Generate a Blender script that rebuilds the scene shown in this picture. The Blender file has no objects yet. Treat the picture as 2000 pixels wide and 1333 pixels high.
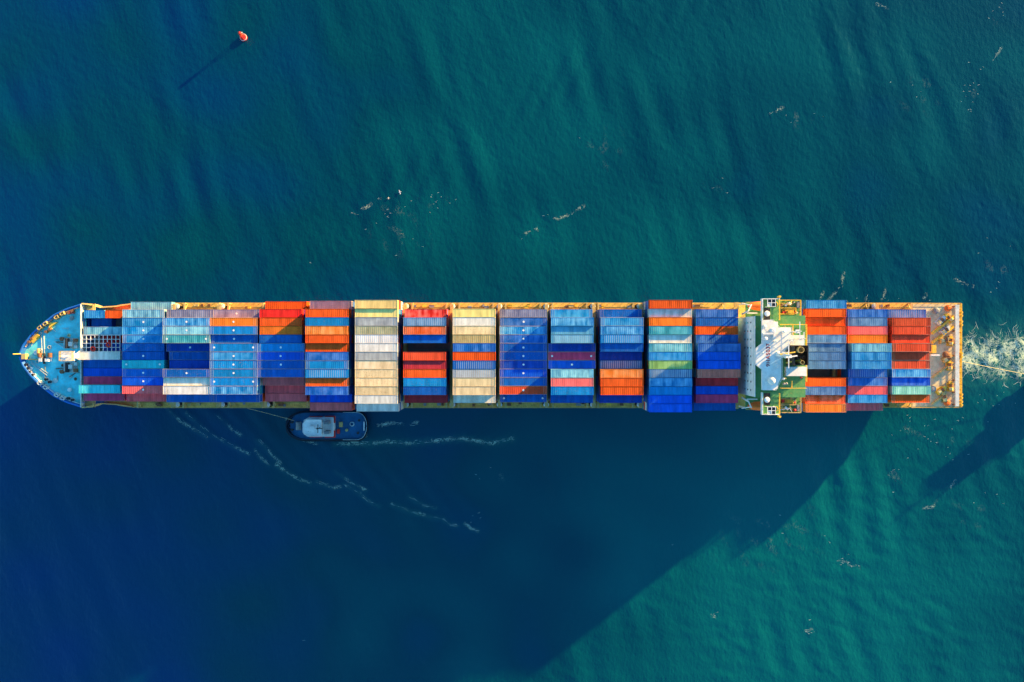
import bpy, math, random
import numpy as np
from mathutils import Vector, Matrix, Euler

random.seed(11); np.random.seed(11)
SC = bpy.context.scene
COL = SC.collection

# ------------------------------------------------------------------ camera
CAM_Z = 254.0
FPX = 1557.0
cam_d = bpy.data.cameras.new('camera'); cam = bpy.data.objects.new('camera', cam_d); COL.objects.link(cam)
cam.location = (0, 0, CAM_Z); cam.rotation_euler = (0, 0, 0)
cam_d.sensor_width = 36.0; cam_d.lens = 36.0 * FPX / 2000.0
cam_d.clip_end = 20000; cam_d.clip_start = 1.0
SC.camera = cam

# ------------------------------------------------------------------ light
EL = math.radians(8.9)
SUN_XY = Vector((0.790, 0.613)).normalized()
sun_dir = Vector((SUN_XY.x * math.cos(EL), SUN_XY.y * math.cos(EL), math.sin(EL)))
W = bpy.data.worlds.new('World'); SC.world = W; W.use_nodes = True
wn = W.node_tree; wn.nodes.clear()
sky = wn.nodes.new('ShaderNodeTexSky'); sky.sky_type = 'NISHITA'; sky.sun_disc = False
sky.sun_elevation = EL; sky.sun_rotation = math.atan2(sun_dir.x, sun_dir.y)
sky.air_density = 1.0; sky.dust_density = 0.3; sky.ozone_density = 1.5
hsv = wn.nodes.new('ShaderNodeHueSaturation'); hsv.inputs['Saturation'].default_value = 1.42; hsv.inputs['Hue'].default_value = 0.497
bg = wn.nodes.new('ShaderNodeBackground'); bg.inputs['Strength'].default_value = 0.115
wo = wn.nodes.new('ShaderNodeOutputWorld')
wn.links.new(sky.outputs[0], hsv.inputs['Color']); wn.links.new(hsv.outputs[0], bg.inputs['Color'])
wn.links.new(bg.outputs[0], wo.inputs['Surface'])
sl = bpy.data.lights.new('sun', 'SUN'); sl.energy = 5.0; sl.angle = math.radians(0.9); sl.color = (1.0, 0.62, 0.21)
so = bpy.data.objects.new('sun', sl); COL.objects.link(so)
so.rotation_euler = (-sun_dir).to_track_quat('-Z', 'Y').to_euler(); so.location = (200, 160, 80)
SC.view_settings.view_transform = 'Standard'; SC.view_settings.look = 'None'
SC.view_settings.exposure = 2.2; SC.view_settings.gamma = 1.0
SC.view_settings.use_curve_mapping = False
SC.cycles.use_denoising = True
SC.cycles.max_bounces = 6

# ------------------------------------------------------------------ helpers
CY = -4.35          # centre line of the ship

def at(px, py, z):
    k = (CAM_Z - z) / FPX
    return ((px - 1000.0) * k, (666.5 - py) * k)

class MB:
    def __init__(s): s.v = []; s.f = []
    def add(s, vs, fs):
        n = len(s.v); s.v += [tuple(p) for p in vs]; s.f += [tuple(i + n for i in f) for f in fs]; return s
    def box(s, c, d, rz=0.0):
        hx, hy, hz = d[0] / 2, d[1] / 2, d[2] / 2; cs, sn = math.cos(rz), math.sin(rz); vs = []
        for z in (-hz, hz):
            for x, y in ((-hx, -hy), (hx, -hy), (hx, hy), (-hx, hy)):
                vs.append((c[0] + x * cs - y * sn, c[1] + x * sn + y * cs, c[2] + z))
        return s.add(vs, [(3, 2, 1, 0), (4, 5, 6, 7), (0, 1, 5, 4), (1, 2, 6, 5), (2, 3, 7, 6), (3, 0, 4, 7)])
    def bb(s, x0, x1, y0, y1, z0, z1):
        return s.box(((x0 + x1) / 2, (y0 + y1) / 2, (z0 + z1) / 2), (abs(x1 - x0), abs(y1 - y0), abs(z1 - z0)))
    def prism(s, poly, z0, z1):
        a = sum(poly[i][0] * poly[(i + 1) % len(poly)][1] - poly[(i + 1) % len(poly)][0] * poly[i][1] for i in range(len(poly)))
        if a < 0: poly = poly[::-1]
        n = len(poly); vs = [(p[0], p[1], z0) for p in poly] + [(p[0], p[1], z1) for p in poly]
        fs = [tuple(range(n - 1, -1, -1)), tuple(range(n, 2 * n))] + [(i, (i + 1) % n, n + (i + 1) % n, n + i) for i in range(n)]
        return s.add(vs, fs)
    def bar(s, a, b, w, h=None):
        a = Vector(a); b = Vector(b); h = h or w; d = (b - a)
        if d.length < 1e-6: return s
        d.normalize(); up = Vector((0, 0, 1)) if abs(d.z) < 0.95 else Vector((1, 0, 0))
        u = d.cross(up).normalized(); t = u.cross(d).normalized(); vs = []
        for p in (a, b):
            for i, j in ((-1, -1), (1, -1), (1, 1), (-1, 1)): vs.append(p + u * (i * w / 2) + t * (j * h / 2))
        return s.add(vs, [(0, 1, 2, 3), (7, 6, 5, 4), (0, 4, 5, 1), (1, 5, 6, 2), (2, 6, 7, 3), (3, 7, 4, 0)])
    def cyl(s, a, b, r, n=10, r2=None):
        a = Vector(a); b = Vector(b); r2 = r if r2 is None else r2; d = (b - a).normalized()
        up = Vector((0, 0, 1)) if abs(d.z) < 0.95 else Vector((1, 0, 0)); u = d.cross(up).normalized(); t = d.cross(u).normalized()
        vs = []
        for p, q in ((a, r), (b, r2)):
            for i in range(n):
                g = 2 * math.pi * i / n; vs.append(p + (u * math.cos(g) + t * math.sin(g)) * q)
        fs = [tuple(range(n)), tuple(range(2 * n - 1, n - 1, -1))] + [(i, n + i, n + (i + 1) % n, (i + 1) % n) for i in range(n)]
        return s.add(vs, fs)
    def tube(s, pts, r, n=6):
        for a, b in zip(pts[:-1], pts[1:]): s.cyl(a, b, r, n)
        return s
    def lathe(s, prof, c, n=16):
        vs = []; m = len(prof)
        for r, z in prof:
            for i in range(n):
                g = 2 * math.pi * i / n; vs.append((c[0] + r * math.cos(g), c[1] + r * math.sin(g), c[2] + z))
        fs = [(j * n + i, j * n + (i + 1) % n, (j + 1) * n + (i + 1) % n, (j + 1) * n + i) for j in range(m - 1) for i in range(n)]
        fs += [tuple(range(n - 1, -1, -1)), tuple(range((m - 1) * n, m * n))]
        return s.add(vs, fs)
    def torus(s, c, R, r, n=20, m=8):
        vs = []
        for i in range(n):
            g = 2 * math.pi * i / n
            for j in range(m):
                h = 2 * math.pi * j / m
                vs.append((c[0] + (R + r * math.cos(h)) * math.cos(g), c[1] + (R + r * math.cos(h)) * math.sin(g), c[2] + r * math.sin(h)))
        return s.add(vs, [(i * m + j, ((i + 1) % n) * m + j, ((i + 1) % n) * m + (j + 1) % m, i * m + (j + 1) % m) for i in range(n) for j in range(m)])
    def rail(s, pts, h=1.05, w=0.07, step=2.0, n_rails=3):
        for a, b in zip(pts[:-1], pts[1:]):
            a = Vector(a); b = Vector(b); L = (b - a).length; k = max(1, int(L / step))
            for i in range(k + 1):
                p = a.lerp(b, i / k); s.bar(p, p + Vector((0, 0, h)), w)
            for q in range(n_rails):
                zz = Vector((0, 0, h * (q + 1) / n_rails)); s.bar(a + zz, b + zz, w)
        return s
    def mesh(s, name):
        me = bpy.data.meshes.new(name); me.from_pydata(s.v, [], s.f); me.update(); return me
    def build(s, name, mat, parent=None, smooth=False):
        me = s.mesh(name)
        if mat: me.materials.append(mat)
        if smooth:
            for p in me.polygons: p.use_smooth = True
        return link(name, me, parent)

def wloc(o):
    m = Matrix.Translation(o.location)
    while o.parent: o = o.parent; m = Matrix.Translation(o.location) @ m if False else m
    return m

def link(name, me, parent=None):
    o = bpy.data.objects.new(name, me); COL.objects.link(o)
    if parent is not None:
        o.parent = parent
        o.matrix_parent_inverse = ROOTINV.get(parent.name, Matrix.Identity(4))
        ROOTINV[o.name] = Matrix.Identity(4)
    return o
ROOTINV = {}

def thing(name, loc, label, cat, group=None):
    o = bpy.data.objects.new(name, None); COL.objects.link(o); o.location = loc
    o.empty_display_size = 0.5
    tag(o, label, cat, group); ROOTINV[o.name] = Matrix.Translation(loc).inverted()
    return o

def tag(o, label, cat, group=None, kind=None):
    if label: o['label'] = label
    if cat: o['category'] = cat
    if group: o['group'] = group
    if kind: o['kind'] = kind
    return o

# ------------------------------------------------------------------ materials
def new_mat(name):
    m = bpy.data.materials.new(name); m.use_nodes = True
    nt = m.node_tree; nt.nodes.clear()
    out = nt.nodes.new('ShaderNodeOutputMaterial'); b = nt.nodes.new('ShaderNodeBsdfPrincipled')
    nt.links.new(b.outputs[0], out.inputs[0])
    return m, nt, b

def N(nt, t, **kw):
    n = nt.nodes.new(t)
    for k, v in kw.items():
        if k in n.inputs: n.inputs[k].default_value = v
        else: setattr(n, k, v)
    return n

def paint(name, col, rough=0.55, dirt=0.35, dirt_col=(0.16, 0.11, 0.08), scale=0.6, spread=0.25, metal=0.0):
    """weathered painted steel: soft tone shifts, patches of grime"""
    m, nt, b = new_mat(name)
    tc = N(nt, 'ShaderNodeTexCoord')
    n1 = N(nt, 'ShaderNodeTexNoise', Scale=scale, Detail=6.0, Roughness=0.65)
    n2 = N(nt, 'ShaderNodeTexNoise', Scale=scale * 4.3, Detail=5.0, Roughness=0.7)
    nt.links.new(tc.outputs['Object'], n1.inputs['Vector']); nt.links.new(tc.outputs['Object'], n2.inputs['Vector'])
    mr = N(nt, 'ShaderNodeMapRange'); mr.inputs['From Min'].default_value = 0.3; mr.inputs['From Max'].default_value = 0.7
    mr.inputs['To Min'].default_value = 1 - spread; mr.inputs['To Max'].default_value = 1 + spread * 0.6
    nt.links.new(n1.outputs['Fac'], mr.inputs['Value'])
    mul = N(nt, 'ShaderNodeVectorMath', operation='SCALE'); mul.inputs[0].default_value = col
    nt.links.new(mr.outputs[0], mul.inputs['Scale'])
    ms = N(nt, 'ShaderNodeMapRange'); ms.inputs['From Min'].default_value = 0.5; ms.inputs['From Max'].default_value = 0.72
    ms.inputs['To Max'].default_value = dirt
    nt.links.new(n2.outputs['Fac'], ms.inputs['Value'])
    mix = N(nt, 'ShaderNodeMix', data_type='RGBA'); mix.inputs['B'].default_value = (0, 0, 0, 1)
    mix.inputs[7].default_value = (*dirt_col, 1)
    nt.links.new(ms.outputs[0], mix.inputs[0]); nt.links.new(mul.outputs[0], mix.inputs[6])
    nt.links.new(mix.outputs[2], b.inputs['Base Color'])
    b.inputs['Specular IOR Level'].default_value = 0.2; b.inputs['Roughness'].default_value = rough; b.inputs['Metallic'].default_value = metal
    return m

M = {}
M['white'] = paint('white_paint', (0.72, 0.72, 0.70), dirt=0.25, dirt_col=(0.4, 0.3, 0.2))
M['roof_white'] = paint('roof_white_paint', (0.78, 0.77, 0.74), dirt=0.2, dirt_col=(0.45, 0.38, 0.3), scale=0.3)
M['green'] = paint('green_deck_paint', (0.09, 0.30, 0.11), dirt=0.6, dirt_col=(0.28, 0.28, 0.09), scale=0.5)
M['bow_deck'] = paint('bow_deck_paint', (0.12, 0.70, 0.75), dirt=0.6, dirt_col=(0.40, 0.50, 0.46), scale=0.3, spread=0.4)
M['side_deck'] = paint('side_deck_paint', (0.70, 0.47, 0.12), dirt=0.65, dirt_col=(0.24, 0.12, 0.04), scale=0.45, spread=0.4)
M['stern_deck'] = paint('stern_deck_paint', (0.62, 0.53, 0.32), dirt=0.45, dirt_col=(0.34, 0.24, 0.1), scale=0.35, spread=0.35)
M['tan'] = paint('tan_steel', (0.56, 0.40, 0.15), dirt=0.5, dirt_col=(0.16, 0.08, 0.04), scale=0.7)
M['yellow'] = paint('yellow_paint', (0.80, 0.50, 0.06), dirt=0.5, dirt_col=(0.25, 0.12, 0.04))
M['rust'] = paint('rusty_steel', (0.22, 0.10, 0.05), dirt=0.5, rough=0.8)
M['dark'] = paint('dark_steel', (0.03, 0.032, 0.036), dirt=0.4, dirt_col=(0.07, 0.05, 0.035))
M['grey'] = paint('grey_steel', (0.25, 0.26, 0.26), dirt=0.4)
M['blue_hull'] = paint('hull_paint', (0.012, 0.14, 0.50), dirt=0.25, scale=0.15)
M['boot'] = paint('boot_topping', (0.25, 0.03, 0.025), dirt=0.4, scale=0.2)
M['red'] = paint('red_paint', (0.62, 0.04, 0.03), dirt=0.2)
M['orange'] = paint('lifeboat_orange', (0.85, 0.17, 0.03), dirt=0.12, rough=0.4)
M['text'] = paint('marking_paint', (0.30, 0.02, 0.03), dirt=0.05)
M['pale_beam'] = paint('pale_beam_paint', (0.55, 0.60, 0.58), dirt=0.5, dirt_col=(0.3, 0.22, 0.12), scale=0.8)
M['tug_deck'] = paint('tug_deck_paint', (0.02, 0.12, 0.25), dirt=0.4, dirt_col=(0.03, 0.04, 0.05), scale=0.4)
M['tug_hull'] = paint('tug_hull_paint', (0.01, 0.03, 0.06), dirt=0.3)
M['rubber'] = paint('black_rubber', (0.01, 0.016, 0.026), rough=0.85, dirt=0.3)
M['rope'] = paint('rope_fibre', (0.62, 0.52, 0.25), rough=0.9, dirt=0.1)
m, nt, b = new_mat('window_glass'); b.inputs['Base Color'].default_value = (0.012, 0.016, 0.02, 1); b.inputs['Roughness'].default_value = 0.08
M['glass'] = m
m, nt, b = new_mat('foam'); b.inputs['Base Color'].default_value = (0.54, 0.68, 0.58, 1); b.inputs['Roughness'].default_value = 0.9
M['foam'] = m

# one container steel: the box's own colour comes from the object, streaks of chalked and bare paint from its wear
def container_mat():
    m, nt, b = new_mat('container_steel')
    oi = N(nt, 'ShaderNodeObjectInfo'); tc = N(nt, 'ShaderNodeTexCoord')
    aw = N(nt, 'ShaderNodeAttribute', attribute_type='OBJECT', attribute_name='wear')
    ar = N(nt, 'ShaderNodeAttribute', attribute_type='OBJECT', attribute_name='rusting')
    as_ = N(nt, 'ShaderNodeAttribute', attribute_type='OBJECT', attribute_name='ridged')
    sc = N(nt, 'ShaderNodeMath', operation='MULTIPLY'); sc.inputs[1].default_value = 97.0
    nt.links.new(oi.outputs['Random'], sc.inputs[0])
    off = N(nt, 'ShaderNodeVectorMath', operation='ADD'); nt.links.new(tc.outputs['Object'], off.inputs[0]); nt.links.new(sc.outputs[0], off.inputs[1])
    mp = N(nt, 'ShaderNodeMapping'); mp.inputs['Scale'].default_value = (0.85, 0.16, 0.35); nt.links.new(off.outputs[0], mp.inputs['Vector'])
    streak = N(nt, 'ShaderNodeTexNoise', Scale=1.0, Detail=3.5, Roughness=0.55); nt.links.new(mp.outputs[0], streak.inputs['Vector'])
    fine = N(nt, 'ShaderNodeTexNoise', Scale=2.3, Detail=6.0, Roughness=0.7); nt.links.new(off.outputs[0], fine.inputs['Vector'])
    big = N(nt, 'ShaderNodeTexNoise', Scale=0.35, Detail=2.0); nt.links.new(off.outputs[0], big.inputs['Vector'])
    # tone shift
    t = N(nt, 'ShaderNodeMapRange'); t.inputs['From Min'].default_value = 0.3; t.inputs['From Max'].default_value = 0.7
    t.inputs['To Min'].default_value = 0.66; t.inputs['To Max'].default_value = 1.12; nt.links.new(streak.outputs['Fac'], t.inputs['Value'])
    base = N(nt, 'ShaderNodeVectorMath', operation='SCALE'); nt.links.new(oi.outputs['Color'], base.inputs[0]); nt.links.new(t.outputs[0], base.inputs['Scale'])
    # chalky wear
    add = N(nt, 'ShaderNodeMath', operation='ADD'); nt.links.new(streak.outputs['Fac'], add.inputs[0]); nt.links.new(big.outputs['Fac'], add.inputs[1])
    wthr = N(nt, 'ShaderNodeMapRange'); wthr.inputs['From Min'].default_value = 0.82; wthr.inputs['From Max'].default_value = 1.28
    nt.links.new(add.outputs[0], wthr.inputs['Value'])
    wm = N(nt, 'ShaderNodeMath', operation='MULTIPLY'); nt.links.new(wthr.outputs[0], wm.inputs[0]); nt.links.new(aw.outputs['Fac'], wm.inputs[1])
    mx = N(nt, 'ShaderNodeMix', data_type='RGBA')
    wl = N(nt, 'ShaderNodeVectorMath', operation='MULTIPLY_ADD'); wl.inputs[1].default_value = (1.5, 1.45, 1.25); wl.inputs[2].default_value = (0.20, 0.23, 0.22); nt.links.new(oi.outputs['Color'], wl.inputs[0])
    wmn = N(nt, 'ShaderNodeVectorMath', operation='MINIMUM'); wmn.inputs[1].default_value = (0.78, 0.77, 0.74); nt.links.new(wl.outputs[0], wmn.inputs[0]); nt.links.new(wmn.outputs[0], mx.inputs[7])
    nt.links.new(wm.outputs[0], mx.inputs[0]); nt.links.new(base.outputs[0], mx.inputs[6])
    # chalk on the ridges only
    sx = N(nt, 'ShaderNodeSeparateXYZ'); nt.links.new(tc.outputs['Object'], sx.inputs[0])
    fr = N(nt, 'ShaderNodeMath', operation='MULTIPLY'); fr.inputs[1].default_value = 2 * math.pi / 0.58; nt.links.new(sx.outputs['X'], fr.inputs[0])
    sn = N(nt, 'ShaderNodeMath', operation='SINE'); nt.links.new(fr.outputs[0], sn.inputs[0])
    sm = N(nt, 'ShaderNodeMapRange'); sm.inputs['From Min'].default_value = 0.1; sm.inputs['From Max'].default_value = 0.6; nt.links.new(sn.outputs[0], sm.inputs['Value'])
    sm2 = N(nt, 'ShaderNodeMath', operation='MULTIPLY'); nt.links.new(sm.outputs[0], sm2.inputs[0]); nt.links.new(as_.outputs['Fac'], sm2.inputs[1])
    mx1 = N(nt, 'ShaderNodeMix', data_type='RGBA'); mx1.inputs[7].default_value = (0.66, 0.68, 0.66, 1)
    nt.links.new(sm2.outputs[0], mx1.inputs[0]); nt.links.new(mx.outputs[2], mx1.inputs[6])
    # rust and grime
    rt = N(nt, 'ShaderNodeMapRange'); rt.inputs['From Min'].default_value = 0.56; rt.inputs['From Max'].default_value = 0.70; nt.links.new(fine.outputs['Fac'], rt.inputs['Value'])
    rm = N(nt, 'ShaderNodeMath', operation='MULTIPLY'); nt.links.new(rt.outputs[0], rm.inputs[0]); nt.links.new(ar.outputs['Fac'], rm.inputs[1])
    mx2 = N(nt, 'ShaderNodeMix', data_type='RGBA'); mx2.inputs[7].default_value = (0.30, 0.12, 0.04, 1)
    nt.links.new(rm.outputs[0], mx2.inputs[0]); nt.links.new(mx1.outputs[2], mx2.inputs[6])
    nt.links.new(mx2.outputs[2], b.inputs['Base Color']); b.inputs['Roughness'].default_value = 0.7; b.inputs['Specular IOR Level'].default_value = 0.12
    return m
M['container'] = container_mat()

# ------------------------------------------------------------------ water
def smooth_noise(X, Y, lam, seed, n=14, ang=None, spread=math.pi):
    r = np.random.RandomState(seed); o = np.zeros_like(X)
    for _ in range(n):
        a = (ang if ang is not None else 0) + r.uniform(-spread, spread); k = 2 * math.pi / (lam * r.uniform(0.65, 1.5))
        o += np.sin(k * (X * math.cos(a) + Y * math.sin(a)) + r.uniform(0, 6.28)) 
    return o / math.sqrt(n / 2)

def px_line(pts, z=0.0): return [at(x, y, z) for x, y in pts]

BOW_CRESTS = [[(330, 800), (352, 822), (378, 838), (405, 853)], [(365, 806), (392, 832), (420, 853), (445, 866), (487, 886)],
              [(498, 878), (512, 896), (525, 907)], [(540, 908), (560, 922), (580, 934), (606, 943)],
              [(505, 860), (530, 885), (548, 905)], [(620, 940), (650, 953), (665, 950)], [(672, 945), (700, 962), (722, 980), (740, 988)],
              [(765, 985), (800, 998), (818, 1003)], [(812, 1000), (840, 1010), (862, 1012), (880, 1024), (893, 1026)], [(908, 1022), (920, 1032), (934, 1037)],
              [(425, 810), (450, 835), (470, 850)], [(655, 920), (690, 945), (715, 958)], [(800, 970), (830, 988), (850, 992)]]
TUG_WAKE = [[(655, 868), (690, 866), (720, 867), (760, 863), (800, 866), (850, 861), (905, 857), (960, 866), (1000, 858)],
            [(740, 832), (765, 826), (790, 828), (815, 826)], [(585, 855), (600, 862), (618, 868)], [(560, 820), (562, 838), (572, 852), (590, 860)], [(680, 862), (705, 858), (716, 850)]]

SL = [[(1012, 468), (1030, 455), (1050, 447)], [(1055, 420), (1075, 425), (1090, 428), (1110, 420), (1140, 403)], [(683, 414), (697, 418)], [(700, 412), (722, 402), (742, 388)],
      [(1500, 225), (1530, 210)], [(1935, 122), (1955, 95)], [(1865, 545), (1900, 560)], [(1620, 585), (1642, 560), (1648, 530)], [(1692, 588), (1697, 555)], [(1722, 590), (1730, 565)],
      [(1600, 588), (1608, 572)], [(1804, 585), (1810, 572)], [(1712, 8), (1735, 16)], [(1805, 992), (1822, 990), (1832, 978)], [(1640, 1095), (1680, 1110)], [(1565, 1235), (1585, 1230)], [(1855, 955), (1865, 938)], [(1388, 1200), (1398, 1206)]]
FLECKS = ((850, 395, 50, 18, 26), (780, 410, 60, 25, 14), (1900, 190, 20, 40, 40), (1800, 190, 60, 60, 10), (1950, 30, 20, 30, 16), (1180, 290, 60, 60, 4), (1560, 230, 40, 30, 10), (1400, 360, 40, 20, 8),
                          (1640, 590, 50, 8, 24), (1740, 590, 50, 8, 20), (1950, 520, 40, 40, 14), (1790, 835, 40, 30, 34), (1860, 860, 50, 40, 26), (1950, 790, 40, 30, 20), (1750, 930, 50, 30, 14), (1580, 1232, 8, 12, 16),
                          (1650, 1095, 20, 15, 16), (1395, 1203, 10, 5, 8), (1500, 1040, 150, 100, 12), (600, 1250, 12, 6, 5), (970, 930, 30, 40, 8), (930, 1010, 20, 15, 10), (590, 850, 25, 15, 22), (1900, 1000, 60, 60, 10), (600, 512, 14, 4, 3), (780, 460, 90, 60, 16))

def seg_dist(X, Y, pts):
    D = np.full_like(X, 1e9)
    for (ax, ay), (bx, by) in zip(pts[:-1], pts[1:]):
        dx, dy = bx - ax, by - ay; L = dx * dx + dy * dy + 1e-9
        t = np.clip(((X - ax) * dx + (Y - ay) * dy) / L, 0, 1)
        D = np.minimum(D, np.hypot(X - ax - t * dx, Y - ay - t * dy))
    return D

def wave_height(X, Y):
    env = 0.55 + 0.45 * np.tanh(smooth_noise(X, Y, 60, 3, 10))
    env2 = 0.5 + 0.5 * np.tanh(smooth_noise(X, Y, 45, 4, 10))
    # long soft swell, crests leaning from upper left to lower right
    h = 0.08 * smooth_noise(X, Y, 12, 5, 12, ang=math.radians(17), spread=0.26) * env
    h += 0.018 * smooth_noise(X, Y, 7, 6, 16, ang=math.radians(10), spread=0.5) * env2
    # choppier cross sea in the lower right
    q = 1 / (1 + np.exp(-(X * 0.75 - Y * 1.0 - 95) / 22))
    h += q * 0.026 * smooth_noise(X, Y, 5.5, 7, 24, ang=math.radians(66), spread=0.5) * (0.5 + env2)
    h += 0.010 * smooth_noise(X, Y, 3.0, 8, 40, ang=math.radians(25), spread=0.9) * (0.4 + env2)
    # divergent wake crests off the far side
    a = np.array(at(420, 590, 0)); bq = np.array(at(1320, -10, 0)); d = (bq - a) / np.linalg.norm(bq - a); n = np.array((-d[1], d[0]))
    u = (X - a[0]) * d[0] + (Y - a[1]) * d[1]; v = (X - a[0]) * n[0] + (Y - a[1]) * n[1]
    ph = 2 * math.pi * (v * math.cos(0.55) - u * math.sin(0.55)) / 6.0
    h += 0.085 * np.exp(-((v + 3) / 8.0) ** 2) * np.sin(ph) * np.clip(u / 25, 0, 1) * (0.6 + 0.4 * np.sin(u / 9.0))
    # bow wave train on the near side
    a = np.array(at(300, 790, 0)); bq = np.array(at(960, 1050, 0)); d = (bq - a) / np.linalg.norm(bq - a); n = np.array((-d[1], d[0]))
    u = (X - a[0]) * d[0] + (Y - a[1]) * d[1]; v = (X - a[0]) * n[0] + (Y - a[1]) * n[1]
    ph = 2 * math.pi * (v * math.cos(0.5) + u * math.sin(0.5)) / 5.5
    h += 0.09 * np.exp(-((v - 5) / 8.0) ** 2) * np.sin(ph) * np.clip(u / 10, 0, 1) * np.clip((125 - u) / 30, 0, 1)
    for c in BOW_CRESTS: h += 0.16 * np.exp(-(seg_dist(X, Y, px_line(c)) / 0.9) ** 2)
    # stirred water astern and along the tug
    wash = np.exp(-((Y - CY) / (7.5 + np.clip(X - 136, 0, 200) * 0.05)) ** 2) * (X > 130)
    h += wash * (0.07 * smooth_noise(X, Y, 4.0, 9, 24) + 0.03 * smooth_noise(X, Y, 1.8, 10, 24))
    for c in TUG_WAKE[:1]: h += 0.03 * np.exp(-(seg_dist(X, Y, px_line(c)) / 1.6) ** 2) * smooth_noise(X, Y, 2.2, 12, 20)
    return h

def make_water():
    s = 0.55
    xi = np.arange(-172, 172 + s, s); yi = np.arange(-116, 116 + s, s)
    far = np.array([14, 40, 90, 200, 450, 1000, 2500, 6000.0])
    xs = np.concatenate([(-172 - far)[::-1], xi, 172 + far]); ys = np.concatenate([(-116 - far)[::-1], yi, 116 + far])
    X, Y = np.meshgrid(xs, ys); ny, nx = X.shape
    inside = np.clip((172 - np.abs(X)) / 4 + 1, 0, 1) * np.clip((116 - np.abs(Y)) / 4 + 1, 0, 1)
    Z = wave_height(X, Y) * inside
    # stirred, aerated water is paler
    L = np.clip((X - 128) / 10, 0, 1)
    half = 7.0 + np.clip(X - 134, 0, 300) * 0.06
    aer = L * np.exp(-((Y - CY + 0.5) / half) ** 2) * (0.55 + 0.35 * np.tanh(smooth_noise(X, Y, 9, 31, 12)))
    aer += 0.35 * np.exp(-(seg_dist(X, Y, px_line(TUG_WAKE[0])) / 1.3) ** 2)
    for c in BOW_CRESTS: aer += 0.18 * np.exp(-(seg_dist(X, Y, px_line(c)) / 0.8) ** 2)
    # silty tint, bluer to the left; sunlit brightness painted into the lower right
    silt_and_sun = 0.37 + 0.08 * np.tanh(smooth_noise(X, Y, 90, 32, 12)) + 0.05 * smooth_noise(X, Y, 28, 33, 12)
    silt_and_sun += 0.20 * np.tanh((X + 75) / 60) - 0.08 * np.tanh((X - 110) / 40) * (Y > 0) + 0.55 * np.exp(-((X - 95) ** 2 + (Y + 75) ** 2) / 60 ** 2)
    fo_ = L * np.exp(-((Y - CY + 0.6) / (half * 0.82)) ** 4) * (0.46 + 0.22 * np.tanh(smooth_noise(X, Y, 7, 35, 12))) * np.clip((X - 131) / 4, 0, 1)
    br = 0.5 + 0.5 * np.tanh(1.5 * smooth_noise(X, Y, 6, 36, 14))
    for c in BOW_CRESTS: fo_ = np.maximum(fo_, (0.12 + 0.30 * br) * np.exp(-(seg_dist(X, Y, px_line(c)) / 0.6) ** 2))
    for c in TUG_WAKE: fo_ = np.maximum(fo_, (0.14 + 0.29 * br) * np.exp(-(seg_dist(X, Y, px_line(c)) / 0.75) ** 2))
    for c in SL: fo_ = np.maximum(fo_, (0.08 + 0.34 * br) * np.exp(-(seg_dist(X, Y, px_line(c)) / 0.6) ** 2))
    for (cx_, cy_, sx_, sy_, n_) in FLECKS:
        a_ = at(cx_, cy_, 0); fo_ = np.maximum(fo_, (0.0 + 0.17 * br ** 4) * np.exp(-((X - a_[0]) / (sx_ * 0.16)) ** 2 - ((Y - a_[1]) / (sy_ * 0.16)) ** 2))
    me = bpy.data.meshes.new('water')
    co = np.stack([X, Y, Z], -1).reshape(-1, 3).astype(np.float32)
    me.vertices.add(nx * ny); me.vertices.foreach_set('co', co.ravel())
    i = np.arange(nx - 1)[None, :] + nx * np.arange(ny - 1)[:, None]
    q = np.stack([i, i + 1, i + 1 + nx, i + nx], -1).reshape(-1, 4).astype(np.int32)
    nf = len(q); me.loops.add(nf * 4); me.loops.foreach_set('vertex_index', q.ravel())
    me.polygons.add(nf); me.polygons.foreach_set('loop_start', np.arange(0, nf * 4, 4, dtype=np.int32))
    me.polygons.foreach_set('use_smooth', np.ones(nf, dtype=bool))
    for nm, arr in (('aeration', aer), ('silt_and_sun', silt_and_sun), ('foaminess', fo_)):
        at_ = me.attributes.new(nm, 'FLOAT', 'POINT'); at_.data.foreach_set('value', np.clip(arr, 0, 1).astype(np.float32).ravel())
    me.update(); me.validate()
    m, nt, b = new_mat('sea_water')
    tc = N(nt, 'ShaderNodeTexCoord')
    si = N(nt, 'ShaderNodeAttribute', attribute_name='silt_and_sun'); ae = N(nt, 'ShaderNodeAttribute', attribute_name='aeration')
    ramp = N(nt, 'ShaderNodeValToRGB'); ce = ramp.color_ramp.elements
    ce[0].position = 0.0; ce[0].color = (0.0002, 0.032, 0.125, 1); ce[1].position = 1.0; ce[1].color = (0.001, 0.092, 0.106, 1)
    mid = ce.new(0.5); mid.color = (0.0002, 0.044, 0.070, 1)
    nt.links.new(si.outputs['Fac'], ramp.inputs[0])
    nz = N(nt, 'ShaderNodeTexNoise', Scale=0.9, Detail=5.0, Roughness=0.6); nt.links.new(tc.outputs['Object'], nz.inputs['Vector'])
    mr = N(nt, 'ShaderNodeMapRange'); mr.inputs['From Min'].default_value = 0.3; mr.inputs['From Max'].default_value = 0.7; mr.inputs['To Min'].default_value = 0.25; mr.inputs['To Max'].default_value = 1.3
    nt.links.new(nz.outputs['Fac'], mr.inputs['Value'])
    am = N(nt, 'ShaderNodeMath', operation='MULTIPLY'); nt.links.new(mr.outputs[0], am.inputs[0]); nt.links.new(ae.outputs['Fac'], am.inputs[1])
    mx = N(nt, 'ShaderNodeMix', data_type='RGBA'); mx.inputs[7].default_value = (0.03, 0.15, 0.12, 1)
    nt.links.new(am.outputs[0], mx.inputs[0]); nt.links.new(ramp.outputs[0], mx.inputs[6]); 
    fa = N(nt, 'ShaderNodeAttribute', attribute_name='foaminess')
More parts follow.
